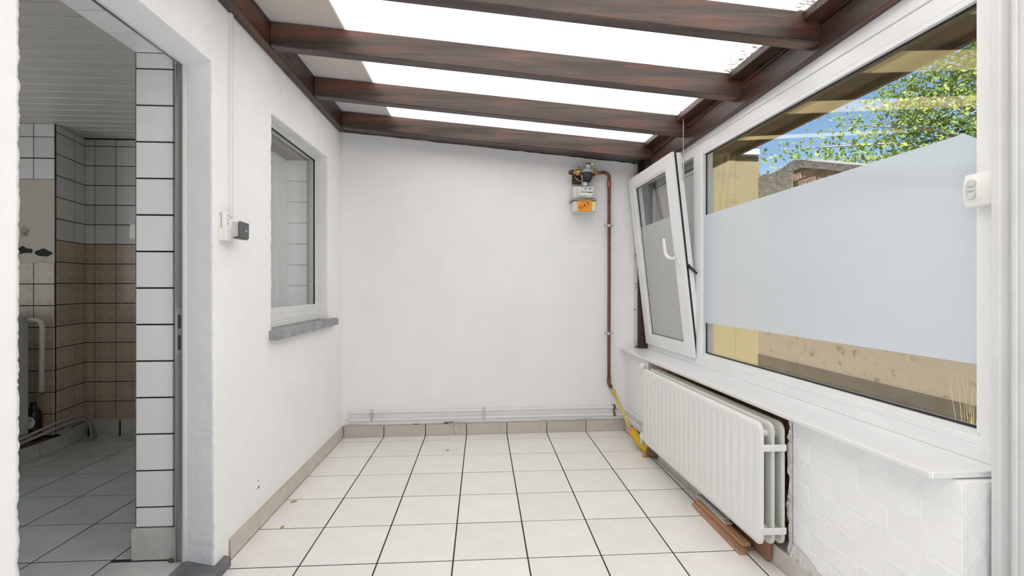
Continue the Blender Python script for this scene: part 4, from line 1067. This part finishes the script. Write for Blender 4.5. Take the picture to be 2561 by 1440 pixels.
# tree beyond the wall
tr = empty('tree', (7.6, 6.2, 0), 'tall light green leafy tree beyond the garden wall', 'tree')
TB = Vector((7.6, 6.2, 0))
tk = MB().tube([TB, TB+Vector((.05, .05, 1.6)), TB+Vector((-.05, .15, 3.2)), TB+Vector((.1, .1, 4.8)), TB+Vector((.1, .2, 6.6))], [.16, .13, .10, .07, .03], 10)
obj('trunk', tk, 'bark', tr)
bm_ = MB(); tips = []
rnd = random.Random(21)
for k in range(46):
    h = 1.9+4.4*k/46; a = rnd.random()*6.28; L_ = (1.0-.10*abs(h-3.4))*rnd.uniform(1.1, 2.4)
    s0 = TB+Vector((0, .1, h)); d = Vector((math.cos(a), math.sin(a), rnd.uniform(.05, .55)))
    p1 = s0+d*L_*.55+Vector((0, 0, .08)); p2 = s0+d*L_+Vector((0, 0, -.10*L_))
    bm_.tube([s0, p1, p2], [.028, .016, .006], 6, False)
    tips.append((s0, p1, p2))
    for q in range(3):
        t = rnd.uniform(.3, .9); b0 = s0.lerp(p1, t*1.0) if t < .5 else p1.lerp(p2, t-.4)
        e = b0+Vector((rnd.uniform(-.6, .6), rnd.uniform(-.6, .6), rnd.uniform(-.25, .3)))
        bm_.tube([b0, e], [.009, .003], 5, False); tips.append((b0, b0.lerp(e, .5), e))
# a long low bough reaching towards the annex
for (e, m1) in (((4.30, 6.8, 2.85), (5.9, 6.6, 3.0)), ((4.45, 6.85, 3.15), (6.0, 6.6, 3.2)), ((5.3, 6.75, 3.5), (6.4, 6.5, 3.4)),
                ((4.75, 6.7, 2.7), (6.2, 6.5, 2.8)), ((5.1, 6.75, 3.0), (6.4, 6.5, 3.0)), ((5.45, 6.6, 2.75), (6.5, 6.4, 2.7)), ((6.1, 6.4, 4.6), (6.8, 6.4, 4.2))):
    e, m1 = Vector(e), Vector(m1)
    s0 = TB+Vector((0, .1, m1.z-.3)); bm_.tube([s0, m1, e], [.03, .018, .005], 6, False); tips += [(s0, m1, e), (m1, m1.lerp(e, .5), e)]
obj('branches', bm_, 'bark', tr)
V = []; F = []; SH = []
for (p0, p1, p2) in tips:
    ln = (p1-p0).length+(p2-p1).length
    for q in range(int((70 if p2.x < 5.6 else 190)*ln)+12):
        t = rnd.random()**.8
        c = p0.lerp(p1, t*2) if t < .5 else p1.lerp(p2, t*2-1)
        sp_r = .15+.15*rnd.random()
        c = c+Vector((rnd.gauss(0, sp_r), rnd.gauss(0, sp_r), rnd.gauss(-.04, sp_r)))
        s_ = rnd.uniform(.022, .042)
        n_ = Vector((rnd.gauss(0, 1), rnd.gauss(0, 1), rnd.gauss(.5, .8))).normalized()
        a = n_.cross(Vector((rnd.random(), rnd.random(), rnd.random()))).normalized(); b_ = n_.cross(a)
        o = len(V); V += [c-a*s_, c-b_*s_*.7+n_*s_*.2, c+a*s_*1.1-n_*s_*.15, c+b_*s_*.7+n_*s_*.2]
        F.append((o, o+1, o+2, o+3)); SH.append(min(1, max(0, rnd.gauss(.5, .22)+(.35 if rnd.random() < .08 else 0))))
me = bpy.data.meshes.new('foliage'); me.from_pydata([v-TB for v in V], [], F)
at = me.attributes.new('shade', 'FLOAT', 'FACE'); at.data.foreach_set('value', SH)
me.materials.append(M['leaf'])
fo = bpy.data.objects.new('foliage', me); COL.objects.link(fo); fo.parent = tr; fo['kind'] = 'stuff'
bpy.context.view_layer.update()
